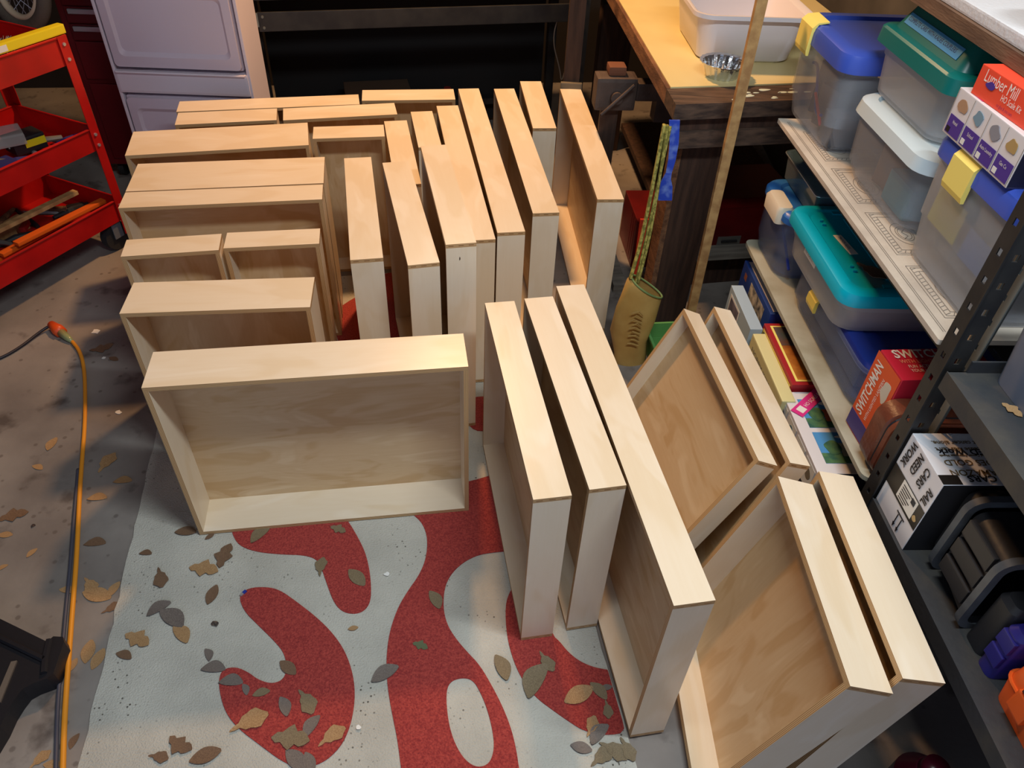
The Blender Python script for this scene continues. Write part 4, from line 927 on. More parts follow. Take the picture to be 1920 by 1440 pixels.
bt = empty('post_block', 'dark timber post with a square block, between the vise and the black frame', 'post', M=Matrix.Translation((.175, 2.985, 0)))
bm = B(); abox(bm, -.03, .03, 0, .06, 0, 1.1); link('timber', mesh(bm), DWOOD, bt)
bm = B(); abox(bm, -.042, .042, -.02, -.0005, .43, .53, bev=.004); link('block', mesh(bm), mat('olive_grey_block', srgb(110, 100, 84), .7), bt)
# plank and dark board on the floor left of the bench leg
bm = B(); abox(bm, 0, .05, 0, .80, 0, .03); tag(link('floor_plank', mesh(bm), mat('grey_wood', (1, 1, 1)), None, Matrix.Translation((.36, 2.32, .0005)) @ Matrix.Rotation(.12, 4, 'Z')), 'worn plank on the concrete beside the bench leg', 'plank')
coil = []
for k in range(60): coil.append((.06 * math.cos(k * .5) * (1 + .05 * math.sin(k)), .06 * math.sin(k * .5), .008 + k * .0012))
bm = B(); tube(bm, coil, .005, 6); tag(link('cable_coil', mesh(bm, smooth=True), BLACKINK, None, Matrix.Translation((.66, 2.95, .1405))), 'coil of black cable on the shelf under the workbench', 'cable')
cp = [(.055 + .045 * math.cos(k * .55), 3.03 + .03 * math.sin(k * .55), .012 + k * .006) for k in range(44)]
bm = B(); tube(bm, cp, .006, 6); tag(link('copper_hose', mesh(bm, smooth=True), mat('copper_orange', srgb(170, 96, 56), .4), None), 'coiled copper orange hose on the floor behind the shortest drawer', 'hose')

# ------------------------------------------------------------------ black steel bench frame at the back
FYAW = .262
bf = empty('steel_workbench', 'black steel workbench frame along the back wall', 'workbench', M=Matrix.Translation((-1.09, 3.06, 0)) @ Matrix.Rotation(FYAW, 4, 'Z'))
LB = 1.36
bm = B(); abox(bm, -.03, LB + .04, .0, .5, .80, .83, bev=.003); link('worktop', mesh(bm), STEEL, bf)
bm = B(); abox(bm, 0, LB, .0, .012, .745, .7995); link('front_rail', mesh(bm), STEEL, bf)
bm = B(); abox(bm, .035, LB - .035, -.012, .0, .635, .705, bev=.002); fr = link('crossbar', mesh(bm), STEEL, bf)
bm = B()
for x in (.055, LB - .055):
    for z in (.65, .69): cyl(bm, (x, -.016, z), (x, -.011, z), .005, .005, 10)
tag(link('bolt', mesh(bm), STEELG, fr), kind='stuff')
for x in (.028, LB - .040):
    bm = B(); abox(bm, x, x + .010, -.018, -.0125, .655, .705); link('bracket', mesh(bm), mat('zinc', srgb(130, 140, 140), .4, .7), fr)
for x, y in ((-.03, 0), (LB - .01, 0), (-.03, .46), (LB - .01, .46)):
    bm = B(); abox(bm, x, x + .04, y, y + .04, 0.0005, .7995); pq = link('leg', mesh(bm), STEEL, bf)
    if y == 0:
        for z in (.30, .45, .60, .72):
            bm = B(); cyl(bm, (x + .02, -.003, z), (x + .02, .001, z), .006, .006, 10); link('bolt', mesh(bm), STEEL, pq)
bm = B(); abox(bm, .02, LB - .02, .505, .51, .02, .7995); link('back_panel', mesh(bm), mat('added_dark_sheet', srgb(16, 14, 16), .8), bf)  # added black sheet that keeps the space under the bench dark
bm = B(); abox(bm, 0, LB, .44, .50, .12, .15); link('lower_rail', mesh(bm), STEEL, bf)
bm = B(); tube(bm, smoothline([(LB - .10, .02, .66), (LB - .12, .03, .55), (LB - .07, .04, .42), (LB - .06, .04, .36), (LB - .045, .04, .42), (LB - .03, .03, .56), (LB - .05, .02, .66)], 3), .003, 6)
tag(link('hanging_cable', mesh(bm, smooth=True), mat('grey_cable', srgb(120, 112, 104), .5), None, Matrix.Translation((-1.09, 3.06, 0)) @ Matrix.Rotation(FYAW, 4, 'Z')), 'grey cable loop hanging under the right end of the black steel bench', 'cable')
fun = empty('funnel', 'dark red funnel shape in shadow under the black steel bench', 'funnel', M=Matrix.Translation((-.36, 3.42, .0005)))
bm = B(); cyl(bm, (0, 0, 0), (0, 0, .26), .13, .02, 24); cyl(bm, (0, 0, .26), (0, 0, .32), .02, .016, 16); link('cone', mesh(bm, smooth=True, autosmooth=.6), mat('dim_red_plastic', srgb(130, 40, 34), .5), fun)
bm = B(); abox(bm, -.03, .03, -.10, -.08, .02, .20); link('spout_guard', mesh(bm), mat('dim_pink', srgb(190, 110, 100), .6), fun)
carton('cardboard_box', 'brown cardboard box in shadow under the left half of the black bench', Matrix.Translation((-.80, 3.30, .0005)) @ Matrix.Rotation(.26, 4, 'Z'), .30, .24, .28, mat('shaded_cardboard', srgb(84, 62, 46), .8))  # under-bench shade is mixed into the card colour

# ------------------------------------------------------------------ plastic drawer tower
TOW = mat('frosted_lilac_plastic', srgb(226, 214, 230), .45, alpha=.80)
TOWF = mat('milky_tower_frame', srgb(232, 222, 234), .45, alpha=.9)
tw = empty('drawer_tower', 'tall cloudy plastic drawer tower between red tool chest and black bench', 'storage', M=Matrix.Translation((-1.555, 2.83, 0.0005)) @ Matrix.Rotation(.03, 4, 'Z'))
TWD = .50
for (z0, z1) in ((.03, .235), (.245, .45), (.555, .86), (.875, 1.18)):
    bm = B()
    # bowed, recessed drawer front
    abox(bm, .012, TWD - .012, .004, 0.19, z0, z1, bev=.012)
    d_ = link('drawer_box', mesh(bm), TOW, tw)
    bm = B(); fz = (z1 - z0)
    loft(bm, [(0.0, TWD / 2 - .014, fz / 2 - .003, .015), (.010, TWD / 2 - .016, fz / 2 - .006, .015), (.012, TWD / 2 - .045, fz / 2 - .045, .02), (.002, TWD / 2 - .055, fz / 2 - .060, .02)],
         M=Matrix.Translation((TWD / 2, .002, (z0 + z1) / 2)) @ Matrix.Rotation(PI / 2, 4, 'X'), n=4)
    link('drawer_front', mesh(bm, smooth=True, autosmooth=.4), TOW, d_)
bm = B(); tube(bm, [(.01, 0, .542), (.01, -.01, .542), (TWD - .01, -.01, .542), (TWD - .01, 0, .542)], .005, 6)
abox(bm, 0, TWD, -.006, .205, .462, .545, bev=.01); link('divider', mesh(bm), TOWF, tw)
for x in (-.006, TWD - .004):
    bm = B(); abox(bm, x, x + .012, .0, .205, 0, 1.2, bev=.004); link('side_frame', mesh(bm), TOWF, tw)
bm = B(); abox(bm, 0, TWD, .2055, .2105, 0, 1.2); link('back_panel', mesh(bm), TOWF, tw)

# ------------------------------------------------------------------ red tool chest and bicycle wheel
MRED = mat('maroon_enamel', srgb(112, 20, 28), .35, .1, col2=srgb(92, 14, 22), nscale=5)
tc_ = empty('tool_chest', 'maroon metal tool chest with silver drawer pulls behind the cart', 'tool chest', M=Matrix.Translation((-1.80, 2.98, 0)) @ Matrix.Rotation(.03, 4, 'Z'))
# pushed back behind the tower and cart
tc_.matrix_world = Matrix.Translation((-1.80, 3.01, 0)) @ Matrix.Rotation(.05, 4, 'Z')
bm = B(); abox(bm, 0, .225, 0, .40, .07, 1.05, bev=.005); link('cabinet', mesh(bm), MRED, tc_)
SIL = mat('silver_pull', srgb(190, 190, 196), .3, .6)
for k, (z0, z1) in enumerate(((.715, .775), (.652, .711), (.588, .648), (.44, .584))):
    bm = B(); abox(bm, .03, .224, -.010, -.0005, z0, z1, bev=.003); d_ = link('drawer', mesh(bm), MRED, tc_)
    if k < 3:
        bm = B(); abox(bm, .045, .224, -.020, -.0105, z1 - .024, z1 - .006, bev=.003); link('pull', mesh(bm), SIL, d_)
bm = B(); abox(bm, .03, .224, -.008, -.0005, .10, .42, bev=.003); link('door', mesh(bm), MRED, tc_)
for x in (.03, .19):
    bm = B(); cyl(bm, (x - .012, .05, .035), (x + .012, .05, .035), .034, .034, 20); link('caster', mesh(bm), STEEL, tc_)
bw = empty('bicycle_wheel', 'small spoked wheel with cream rim behind the red cart, top left corner', 'wheel', M=frame(fx(34, -16, y=2.86), (.95, -.30, 0), (0, .25, 1)))
RW = .112
def ring(bm, R, r, seg=48, flat=1.0): tube(bm, [(R * math.cos(2 * PI * i / seg), R * math.sin(2 * PI * i / seg), 0) for i in range(seg)], r, 10, closed=True, flat=flat)
bm = B(); ring(bm, RW, .024); link('tyre', mesh(bm, smooth=True), mat('grey_brown_tyre', srgb(96, 86, 76), .85, bump=.5, bscale=90), bw)
bm = B(); ring(bm, RW - .028, .011, flat=1.5); link('rim', mesh(bm, smooth=True), mat('cream_rim', srgb(216, 194, 166), .5), bw)
bm = B(); cyl(bm, (0, 0, -.03), (0, 0, .03), .015, .015, 16); link('hub', mesh(bm), SIL, bw)
bm = B()
for z in (-.034, .034): tube(bm, [(0, 0, z), (0, .16, z), (0, .22, z * .3), (0, .60, z * .3)], .008, 8)
link('fork', mesh(bm), STEEL, bw)
for k in range(24):
    a = 2 * PI * k / 24; s_ = (-1) ** k; bm = B(); cyl(bm, (.018 * math.cos(a), .018 * math.sin(a), .02 * s_), ((RW - .04) * math.cos(a + .25 * s_), (RW - .04) * math.sin(a + .25 * s_), 0), .0013, .0013, 5); link('spoke', mesh(bm), SIL, bw)

# ------------------------------------------------------------------ red tool cart
CRED = mat('bright_red_enamel', srgb(196, 24, 22), .35, .1, col2=srgb(166, 18, 18), nscale=6)
E1 = Vector((-.39, -.92, 0)).normalized(); CL, CW = .74, .40; ctM = frame(Vector((-1.497, 2.497, 0.0)) + E1 * CL, -E1, (E1.y, -E1.x, 0))
cart = empty('tool_cart', 'bright red three-tray tool cart full of hand tools', 'cart', M=ctM)
def tray(z0, z1):
    bm = B(); t = .003
    abox(bm, .006, CL - .006, .006, CW - .006, z0, z0 + t)
    for a in ((.004, CL - .004, .003, .003 + t), (.004, CL - .004, CW - .006, CW - .003)): abox(bm, a[0], a[1], a[2], a[3], z0, z1)
    for a in ((.003, .003 + t, .0065, CW - .0065), (CL - .006, CL - .003, .0065, CW - .0065)): abox(bm, a[0], a[1], a[2], a[3], z0, z1)
    tr = link('tray', mesh(bm), CRED, cart)
    bm = B()
    for a, c in (((.0, .003, z1), (CL, .003, z1)), ((.0, CW - .003, z1), (CL, CW - .003, z1)), ((.003, .0, z1), (.003, CW, z1)), ((CL - .003, 0, z1), (CL - .003, CW, z1))): cyl(bm, a, c, .0045, .0045, 8)
    link('rolled_edge', mesh(bm), CRED, tr)
TZ = ((.115, .195), (.392, .468), (.685, .770))
for z0, z1 in TZ: tray(z0, z1)
for x, y, sx, sy in ((0, 0, 1, 1), (CL, 0, -1, 1), (0, CW, 1, -1), (CL, CW, -1, -1)):
    bm = B(); abox(bm, *sorted((x, x + sx * .032)), *sorted((y - sy * .0025, y)), .06, .775); abox(bm, *sorted((x - sx * .0025, x)), *sorted((y - sy * .0025, y + sy * .032)), .06, .775)
    po = link('post', mesh(bm), CRED, cart)
    for z0, z1 in TZ:
        for z in (z0 + .018, z1 - .02):
            bm = B(); cyl(bm, (x + sx * .016, y - sy * .006, z), (x + sx * .016, y - sy * .002, z), .0055, .0055, 10); link('bolt', mesh(bm), SIL, po)
RUB = mat('dark_rubber', srgb(40, 42, 46), .6); HUBM = mat('grey_hub', srgb(110, 116, 126), .5)
for x, y in ((.05, .035), (CL - .05, .035), (.05, CW - .035), (CL - .05, CW - .035)):
    bm = B(); abox(bm, x - .02, x + .02, y - .024, y - .020, .05, .1145); abox(bm, x - .02, x + .02, y + .020, y + .024, .05, .1145); abox(bm, x - .02, x + .02, y - .024, y + .024, .108, .1145)
    ca = link('caster_fork', mesh(bm), HUBM, cart)
    bm = B(); cyl(bm, (x, y - .016, .055), (x, y + .016, .055), .055, .055, 28); wh = link('caster_wheel', mesh(bm, smooth=True, autosmooth=.6), RUB, ca)
# tools in the cart trays (placed in cart coordinates)
def ct_item(name, label, cat, x, y, z, rz, build, m, group='tools lying in the red cart'):
    bm = B(); build(bm)
    return tag(link(name, mesh(bm), m, None, ctM @ Matrix.Translation((CL - x, y, z)) @ Matrix.Rotation(PI - rz, 4, 'Z')), label, cat, group)
YT = mat('tool_yellow', srgb(236, 216, 34), .45); BK = mat('tool_black', srgb(30, 30, 34), .5); NB = mat('tool_navy', srgb(44, 44, 110), .45); ORT = mat('tool_orange', srgb(220, 96, 24), .5)
GRY = mat('tool_grey', srgb(130, 126, 122), .4, .5); CLP = mat('clear_blister', srgb(214, 206, 200), .25, alpha=.45); DKR = mat('dark_tool_red', srgb(150, 24, 24), .5)
yl = empty('spirit_level', 'yellow plastic level lying along the front rim of the cart top tray', 'level', M=ctM @ Matrix.Translation((CL - .55, .018, .776)), group=None)
bm = B(); abox(bm, 0, .562, -.014, .014, 0, .028, bev=.004); link('body', mesh(bm), YT, yl)
bm = B(); abox(bm, .25, .35, -.0146, -.0138, .004, .022); link('vial_window', mesh(bm), WLAB, yl)
ct_item('wire_brush', 'grey bristled brush in the cart top tray', 'brush', .16, .14, .689, .3, lambda bm: [cyl(bm, (random.uniform(-.06, .06), random.uniform(-.03, .03), .02), (random.uniform(-.075, .075), random.uniform(-.045, .045), .08), .003, .001, 5) for _ in range(90)] + [abox(bm, -.07, .07, -.035, .035, 0, .022)], GRY)
ct_item('tool_pouch', 'black tool pouch in the cart top tray', 'pouch', .30, .20, .689, .2, lambda bm: abox(bm, -.10, .10, -.08, .08, 0, .07, bev=.02), BK)
ct_item('blue_clamp', 'blue handled clamp in the cart top tray', 'clamp', .34, .26, .762, .5, lambda bm: tube(bm, [(-.06, 0, 0), (0, .02, .01), (.07, 0, .012)], .012, 8), BLUED)
ct_item('blister_pack', 'clear blister pack of small parts in the cart middle tray', 'pack', .22, .20, .47, .5, lambda bm: abox(bm, -.07, .07, -.05, .05, -.02, .02, bev=.008), CLP)
ct_item('hex_key_case', 'black case with yellow label in the cart middle tray', 'case', .15, .18, .41, .2, lambda bm: abox(bm, -.05, .06, -.04, .04, 0, .055, bev=.006), BK)
ct_item('yellow_label', 'yellow label on the black case in the cart middle tray', 'label', .145, .1375, .439, .2, lambda bm: abox(bm, -.035, .035, -.003, .0, -.010, .014), YT)
ct_item('measuring_tape', 'navy and yellow box in the cart middle tray', 'box', .33, .10, .396, .1, lambda bm: abox(bm, -.06, .06, -.035, .035, 0, .05, bev=.006), NB)
ct_item('yellow_block', 'yellow block beside the navy box in the cart middle tray', 'block', .42, .10, .396, .1, lambda bm: abox(bm, -.03, .03, -.03, .03, 0, .045, bev=.006), YT)
for k in range(9):
    c_ = (NB, GRY, YT, BK, NB, GRY, ORT, BK, YT)[k]
    lab = ['navy handled pliers', 'grey steel wrench', 'yellow handled screwdriver', 'black handled pliers', 'navy screwdriver', 'grey socket bar', 'orange handled chisel', 'black punch', 'yellow green cutter'][k]
    ct_item('hand_tool', lab + ' in the cart middle tray', 'tool', .08 + .05 * k, .10 + .055 * (k % 4), .415 + .010 * (k % 3), .2 + .5 * (k % 3) - .3, lambda bm, k=k: (tube(bm, [(-.08, 0, 0), (-.02, .004, .008), (.02, 0, .010)], [.009, .011, .006], 8), tube(bm, [(.02, 0, .010), (.09, .0, .006)], .004, 6)), c_)
NTH = ('first', 'second', 'third', 'fourth', 'fifth', 'sixth', 'seventh', 'eighth', 'ninth', 'tenth', 'eleventh', 'twelfth')
for k in range(12):
    rk = random.Random(100 + k)
    ct_item('loose_socket', 'small %s socket in the cart middle tray, %s from the corner post' % (('grey', 'black', 'silver', 'yellow')[k % 4], NTH[k]), 'tool', .06 + .05 * k, .12 + .20 * rk.random(), .398, rk.uniform(0, 3), lambda bm, k=k: cyl(bm, (-.018, 0, .009), (.018, 0, .009), .009, .007 + .002 * (k % 2), 10), (GRY, BK, SIL, YT)[k % 4], 'loose sockets in the red cart')
for k in range(8):
    rk = random.Random(200 + k)
    ct_item('small_offcut', 'small %s offcut in the cart bottom tray, %s from the corner post' % (('black', 'brown', 'grey', 'dark red')[k % 4], NTH[k]), 'scrap', .05 + .07 * k, .20 + .14 * rk.random(), .121 + .02 * (k % 2), rk.uniform(0, 3), lambda bm, k=k: abox(bm, -.03, .03, -.010, .010, 0, .018, bev=.002), (BK, FRAY, GRY, DKR)[k % 4], 'offcuts in the red cart')
ct_item('wood_stick', 'pale wooden stick lying across the cart bottom tray', 'stick', .38, .15, .210, .03, lambda bm: abox(bm, -.31, .33, -.013, .013, 0, .014, bev=.001), STK, None)
for k in range(4):
    ct_item('orange_clamp_bar', ['upper', 'second', 'third', 'lowest'][k] + ' of the orange bars in the cart bottom tray', 'bar', .24 + .05 * k, .055 + .030 * k, .12 + .022 * (3 - k), .05 - .05 * k, lambda bm: abox(bm, -.20, .16, -.014, .014, 0, .014, bev=.003), ORT, 'orange bars in the red cart')
for k in range(3):
    ct_item('scrap_block', ['short pale wood block', 'tan wood offcut', 'long brown offcut'][k] + ' at the back of the cart bottom tray', 'wood', .30 + .10 * k, .25 + .03 * k, .119, .12 * k - .1, lambda bm, k=k: abox(bm, -.07 - .03 * k, .07, -.02, .02, 0, .05 + .01 * k, bev=.002), (YT if 0 else STK, FRAY, DKC)[k])
for k in range(8):
    ct_item('dark_tool', ['black ratchet', 'dark file', 'black hex bar', 'rusty wrench', 'black drill case', 'steel rod', 'dark red handle', 'grey spanner'][k] + ' in the cart bottom tray', 'tool', .08 + .06 * k, .19 + .045 * (k % 4), .126 + .006 * (k % 2), .9 * k, lambda bm, k=k: tube(bm, [(-.07, 0, 0), (0, .005, .012), (.08, 0, .014)], [.008, .012, .007], 8), (BK, GRY, BK, FRAY, BK, GRY, DKR, GRY)[k])

# ------------------------------------------------------------------ cords
ORC_ = mat('orange_cord_jacket', srgb(226, 148, 40), .45)
pts = [fx(u, v, z=.006) for u, v in ((135, 640), (150, 658), (158, 690), (160, 740), (159, 800), (154, 860), (149, 930), (146, 1000), (142, 1070), (136, 1140), (130, 1220), (124, 1300), (120, 1370), (118, 1440), (116, 1520), (112, 1640))]
ec = empty('extension_cord', 'orange extension cord running along the left side of the rug', 'cord')
bm = B(); tube(bm, smoothline(pts, 2), .0058, 10); link('jacket', mesh(bm, smooth=True), ORC_, ec)
a_, b_ = fx(96, 608, z=.018), fx(135, 640, z=.008); dv = (b_ - a_)
bm = B(); tube(bm, [a_, a_ + dv * .22, a_ + dv * .30, a_ + dv * .5], [.013, .017, .020, .019], 14); link('socket_end', mesh(bm, smooth=True), mat('orange_socket', srgb(224, 84, 30), .4), ec)
bm = B(); tube(bm, [a_ + dv * .5, a_ + dv * .8, a_ + dv * 1.0], [.014, .011, .0065], 12); link('lit_collar', mesh(bm, smooth=True), mat('clear_green_plastic', srgb(150, 160, 112), .25), ec)
bm = B(); tube(bm, smoothline([a_ + dv * .02, fx(75, 622, z=.010), fx(40, 650, z=.006), fx(0, 673, z=.006), fx(-80, 700, z=.006), fx(-300, 690, z=.006), fx(-620, 560, z=.006)], 2), .0045, 8)
tag(link('power_cable', mesh(bm, smooth=True), mat('black_cord_jacket', srgb(26, 26, 40), .45), None), 'black cord plugged into the orange socket at the left edge', 'cord')
pts = [fx(u, v, z=.005) for u, v in ((150, 880), (146, 930), (140, 1000), (136, 1060), (129, 1130), (122, 1210), (116, 1280), (112, 1340), (110, 1440), (106, 1560))]
bm = B(); tube(bm, smoothline([p + Vector((-.0055, 0, -.0005)) for p in pts], 2), .0045, 8)
tag(link('power_cable', mesh(bm, smooth=True), mat('slate_cord_jacket', srgb(70, 72, 86), .5), None), 'slate grey cord lying along the left side of the orange one', 'cord')

# ------------------------------------------------------------------ black stand foot at the left edge
BKS = mat('black_cast_stand', srgb(34, 33, 38), .45, .2, bump=.1, bscale=60)
st = empty('machine_stand', 'foot of a black metal stand at the lower left edge', 'stand')
def fl(u, v, z): p = fx(u, v, z=z); return p
zf = .05
poly = [fl(u, v, zf) for u, v in ((-160, 1095), (0, 1160), (88, 1203), (100, 1193), (118, 1194), (120, 1203), (100, 1262), (88, 1272), (60, 1282), (42, 1292), (28, 1310), (14, 1332), (0, 1362), (-60, 1460), (-160, 1500))]
bm = B(); prism(bm, [(p.x, p.y) for p in poly], .0005, zf); link('foot', mesh(bm), BKS, st)
pc = fx(-175, 1300, z=zf); bm = B(); abox(bm, pc.x - .05, pc.x + .03, pc.y - .06, pc.y + .06, zf, .85, bev=.006); link('column', mesh(bm), BKS, st)
bm = B()
for pth in (((-120, 1140), (0, 1196), (84, 1236)), ((92, 1200), (84, 1236), (82, 1262))): tube(bm, [fl(u, v, zf + .004) for u, v in pth], .007, 6)
link('raised_rib', mesh(bm), BKS, st)
bm = B(); q = [fl(u, v, zf) for u, v in ((22, 1242), (33, 1240), (2, 1318), (-10, 1318))]; prism(bm, [(p.x, p.y) for p in q], zf, zf + .004); link('bare_metal_strip', mesh(bm), mat('bare_metal', srgb(132, 122, 112), .45, .5), st)

# ------------------------------------------------------------------ leaves and litter
LEAFM = [mat('leaf_tan', srgb(176, 142, 100), .7, col2=srgb(150, 114, 76), nscale=30), mat('leaf_brown', srgb(126, 98, 74), .7, col2=srgb(100, 76, 58), nscale=30),
         mat('leaf_grey', srgb(122, 112, 104), .65, col2=srgb(98, 88, 84), nscale=30), mat('leaf_olive', srgb(134, 118, 90), .7, col2=srgb(110, 95, 72), nscale=30), mat('leaf_green', srgb(92, 100, 70), .7)]
def leaf_mesh(kind, seed):
    rnd = random.Random(seed); bm = B(); n = 9; L_ = []
    curl = rnd.uniform(.02, .10); bend = rnd.uniform(-.14, .14); tw_ = rnd.uniform(-.06, .06)
    for i in range(n):
        t = i / (n - 1)
        if kind == 0: wd = .25 * math.sin(PI * min(1, t * .95 + .02)) ** .8
        elif kind == 1: wd = .26 * math.sin(PI * t ** 1.7 * .97 + .03) ** .9 + .03 * math.sin(t * 20)
        else: wd = .25 * math.sin(PI * t * .96 + .03) * (1 + .35 * math.sin(t * 17))
        wd = max(wd, .012)
        y = bend * math.sin(PI * t); z = curl * (t - .5) ** 2 * 1.6
        zz = .04 * (1 - abs(2 * t - 1))
        L_.append((bm.verts.new((t - .5, y - wd, z + zz + tw_ * (t - .5))), bm.verts.new((t - .5, y, z)), bm.verts.new((t - .5, y + wd, z + zz * .8 - tw_ * (t - .5)))))
    for a, b2 in zip(L_, L_[1:]):
        for k in (0, 1): bm.faces.new((a[k], b2[k], b2[k + 1], a[k + 1]))
    mn = min(v.co.z for v in bm.verts)
    for v in bm.verts: v.co.z -= mn
    f0 = bm.faces[:]
    bmesh.ops.recalc_face_normals(bm, faces=f0)
    bmesh.ops.solidify(bm, geom=f0, thickness=.014)
    mn = min(v.co.z for v in bm.verts)
    for v in bm.verts: v.co.z -= mn
    return mesh(bm, smooth=True, autosmooth=.9)
LM = {(k, s): leaf_mesh(k, 10 * k + s) for k in range(3) for s in range(4)}
LEAVES = []
def leaf(u, v, px, ang, mi, kind, where):
    z = REDZ + .0006 if where != 'c' else .0006
    a = math.radians(ang); du, dv_ = math.cos(a) * px / 2, -math.sin(a) * px / 2
    p0, p1 = fx(u - du, v - dv_, z=z), fx(u + du, v + dv_, z=z); c = (p0 + p1) / 2; d = p1 - p0
    me = LM[(kind, random.randrange(4))].copy(); me.materials.clear(); me.materials.append(LEAFM[mi])
    ln = d.length
    M = Matrix.Translation(c) @ Matrix.Rotation(math.atan2(d.y, d.x), 4, 'Z') @ Matrix.Diagonal((ln, ln * 1.05, ln * .8, 1))
    colr = ('tan', 'brown', 'grey brown', 'olive', 'green')[mi]; shp = ('smooth oval', 'broad tipped', 'lobed')[kind]
    wh = {'w': 'on the white part of the rug', 'r': 'on the red part of the rug', 'c': 'on the concrete left of the rug'}[where]
    LEAVES.append((link('dry_leaf', me, None, None, M), colr, shp, where, v))
LV = '''348 998 40 0 1 0 w;393 1006 20 30 1 0 w;488 1004 45 40 3 0 r;634 993 30 -20 3 2 r;273 1038 24 0 1 0 w;300 1083 38 -80 1 1 w;382 1068 55 -8 0 2 w;422 1042 50 65 1 2 w;398 1115 40 65 1 0 w;603 1063 36 80 3 1 r;669 1083 42 -45 3 0 r;815 1125 38 -60 3 0 r;662 1178 20 10 0 0 w;298 1142 52 30 2 0 w;322 1160 52 -35 2 0 w;338 1190 40 -50 0 0 w;257 1200 48 -25 0 2 w;232 1230 30 -20 1 0 w;389 1228 24 -70 2 0 w;400 1255 46 0 2 0 w;433 1280 46 0 2 0 r;459 1293 22 -70 2 0 r;490 1300 34 15 3 0 r;540 1252 38 -40 1 0 r;532 1325 38 -70 2 0 r;573 1316 52 -60 3 1 r;467 1355 80 25 0 1 r;545 1387 72 -5 3 2 r;585 1362 50 55 2 0 r;622 1382 62 35 0 1 r;340 1393 48 -30 1 2 w;297 1420 38 -10 1 1 w;385 1417 64 20 1 0 w;555 1425 52 -45 2 0 r;580 1430 42 -70 2 0 r;722 1264 58 30 2 0 w;788 1211 30 -20 4 2 r;1008 1278 72 62 3 0 r;1025 1240 46 -55 3 1 r;1085 1303 60 28 0 0 r;1122 1296 44 -45 3 0 r;1138 1330 36 -80 3 1 r;1137 1289 22 10 2 0 r;1108 1362 42 70 0 1 r;1090 1402 42 -15 2 0 w;1125 1378 48 50 2 0 w;1150 1408 62 -30 3 1 w;1176 1405 52 -60 3 1 w;1128 1420 52 40 3 1 w;940 1252 52 -65 3 0 w;98 833 30 55 0 0 c;200 868 48 50 0 1 c;230 903 36 5 0 0 c;182 935 38 5 0 0 c;70 877 20 -20 0 0 c;178 1020 42 5 1 0 c;60 1037 26 40 0 0 c;5 1065 24 30 0 0 c;25 968 60 15 1 2 c;10 1003 28 0 0 0 c;167 1098 34 -60 0 1 c;182 1116 54 -12 0 0 c;215 1105 34 55 0 0 c;125 1108 28 -10 0 0 c;208 1140 42 30 1 1 c;166 1222 46 75 0 0 c;184 1236 46 60 0 0 c;137 1247 30 60 0 0 c;75 1425 54 40 0 1 c;140 1390 34 60 1 0 c;98 1434 34 0 0 0 c;190 652 46 15 1 2 c;213 673 18 -20 1 0 c'''
for row in LV.replace('\n', '').split(';'):
    u, v, px, ang, mi, kind, wr = row.split(); leaf(float(u), float(v), float(px), float(ang), int(mi), int(kind), wr)
ORD = ['farthest', 'second farthest', 'third farthest', 'fourth farthest', 'fifth farthest', 'sixth farthest', 'seventh farthest', 'eighth farthest', 'ninth farthest', 'tenth farthest', 'eleventh farthest', 'twelfth farthest', 'thirteenth farthest', 'fourteenth farthest']
WH = {'w': 'on the white rug', 'r': 'on the red rug pattern', 'c': 'on the concrete floor'}
for key in sorted({q[1:4] for q in LEAVES}):
    same = sorted([q for q in LEAVES if q[1:4] == key], key=lambda q: q[4])
    for i, q in enumerate(same):
        nm = 'dry %s %s leaf %s' % (key[0], key[1], WH[key[2]])
        if len(same) > 1: nm += ', ' + ('nearest of its kind' if i == len(same) - 1 else ORD[i] + ' of its kind')
        tag(q[0], nm, 'leaf', 'dry leaves ' + WH[key[2]])
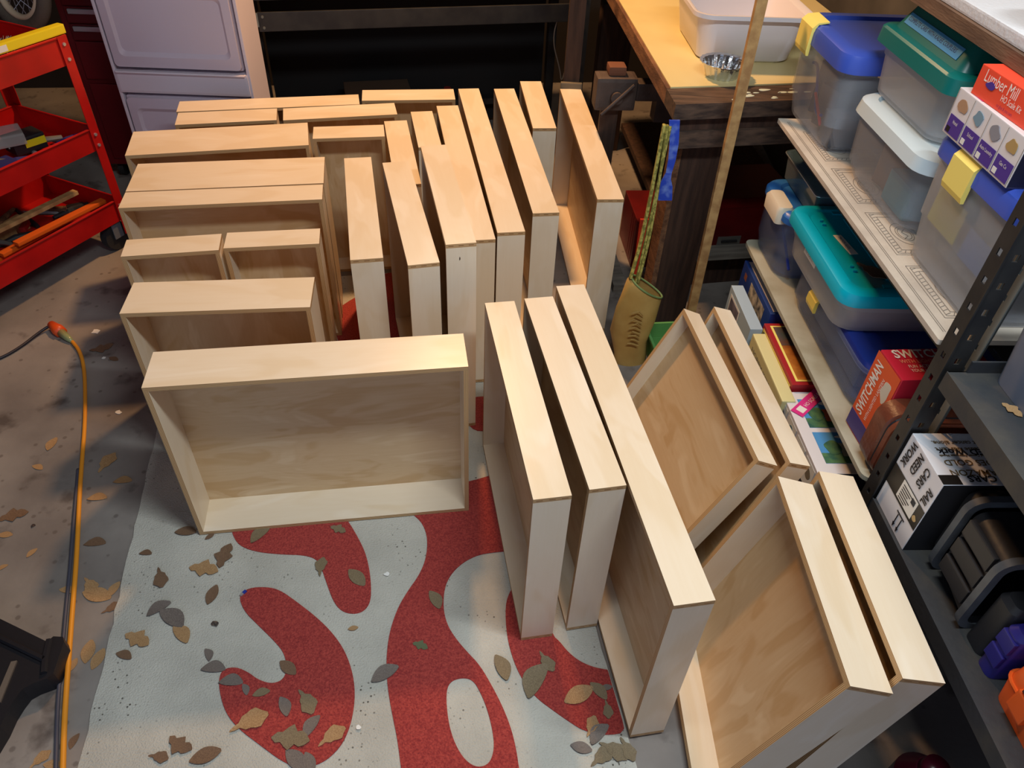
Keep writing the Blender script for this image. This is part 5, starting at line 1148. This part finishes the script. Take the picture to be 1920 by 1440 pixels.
def chip(u, v, z, r, m, label, seed, name='paper_scrap', cat='scrap'):
    p = fx(u, v, z=z); rr = random.Random(seed); bm = B()
    prism(bm, [(r * math.cos(k * PI / 4) * rr.uniform(.6, 1.2), r * math.sin(k * PI / 4) * rr.uniform(.5, 1.1)) for k in range(8)], 0, .0012)
    return tag(link(name, mesh(bm), m, None, Matrix.Translation(p)), label, cat, 'scraps on the floor')
chip(180, 622, .0006, .016, WLAB, 'pale ragged paper scrap near the orange socket end', 1)
chip(222, 773, .0006, .010, WLAB, 'small white chip beside the nearest wide drawer', 2)
chip(195, 671, .0006, .007, WLAB, 'tiny white chip below the ragged paper scrap', 3)
chip(404, 1170, REDZ + .0005, .010, FOIL, 'shiny foil scrap on the white rug beside the left red shape', 4, 'foil_scrap')
chip(725, 1077, REDZ + .0005, .007, WLAB, 'tiny white triangle between two red rug shapes', 5)
chip(672, 1364, REDZ + .0005, .006, WLAB, 'tiny white chip at the right side of the left red rug shape', 6)
chip(62, 986, .0006, .008, FOIL, 'glittering chip on the concrete near the left edge', 7, 'foil_scrap')
p = fx(456, 1113, z=REDZ + .0005)
lp = empty('connector_bit', 'tiny blue and silver connector at the tip of the left red rug shape', 'connector', M=Matrix.Translation(p) @ Matrix.Rotation(1.0, 4, 'Z'))
bm = B(); abox(bm, -.008, 0, -.003, .003, 0, .003); link('metal_tip', mesh(bm), SIL, lp)
bm = B(); abox(bm, .0, .009, -.0035, .0035, 0, .0035); link('blue_end', mesh(bm), BLUED, lp)
# leaves on the shelves
me = LM[(1, 1)].copy(); me.materials.clear(); me.materials.append(LEAFM[1])
tag(link('dry_leaf', me, None, None, S(.085, .44, .7145, -1.0) @ Matrix.Diagonal((.075, .085, .06, 1))), 'brown dead leaf lying on the turquoise bin lid', 'leaf')
me = LM[(2, 1)].copy(); me.materials.clear(); me.materials.append(LEAFM[0])
tag(link('dry_leaf', me, None, None, S(.058, -.105, .8158, -1.1) @ Matrix.Diagonal((.035, .04, .04, 1))), 'small tan leaf on the upper near black shelf', 'leaf')
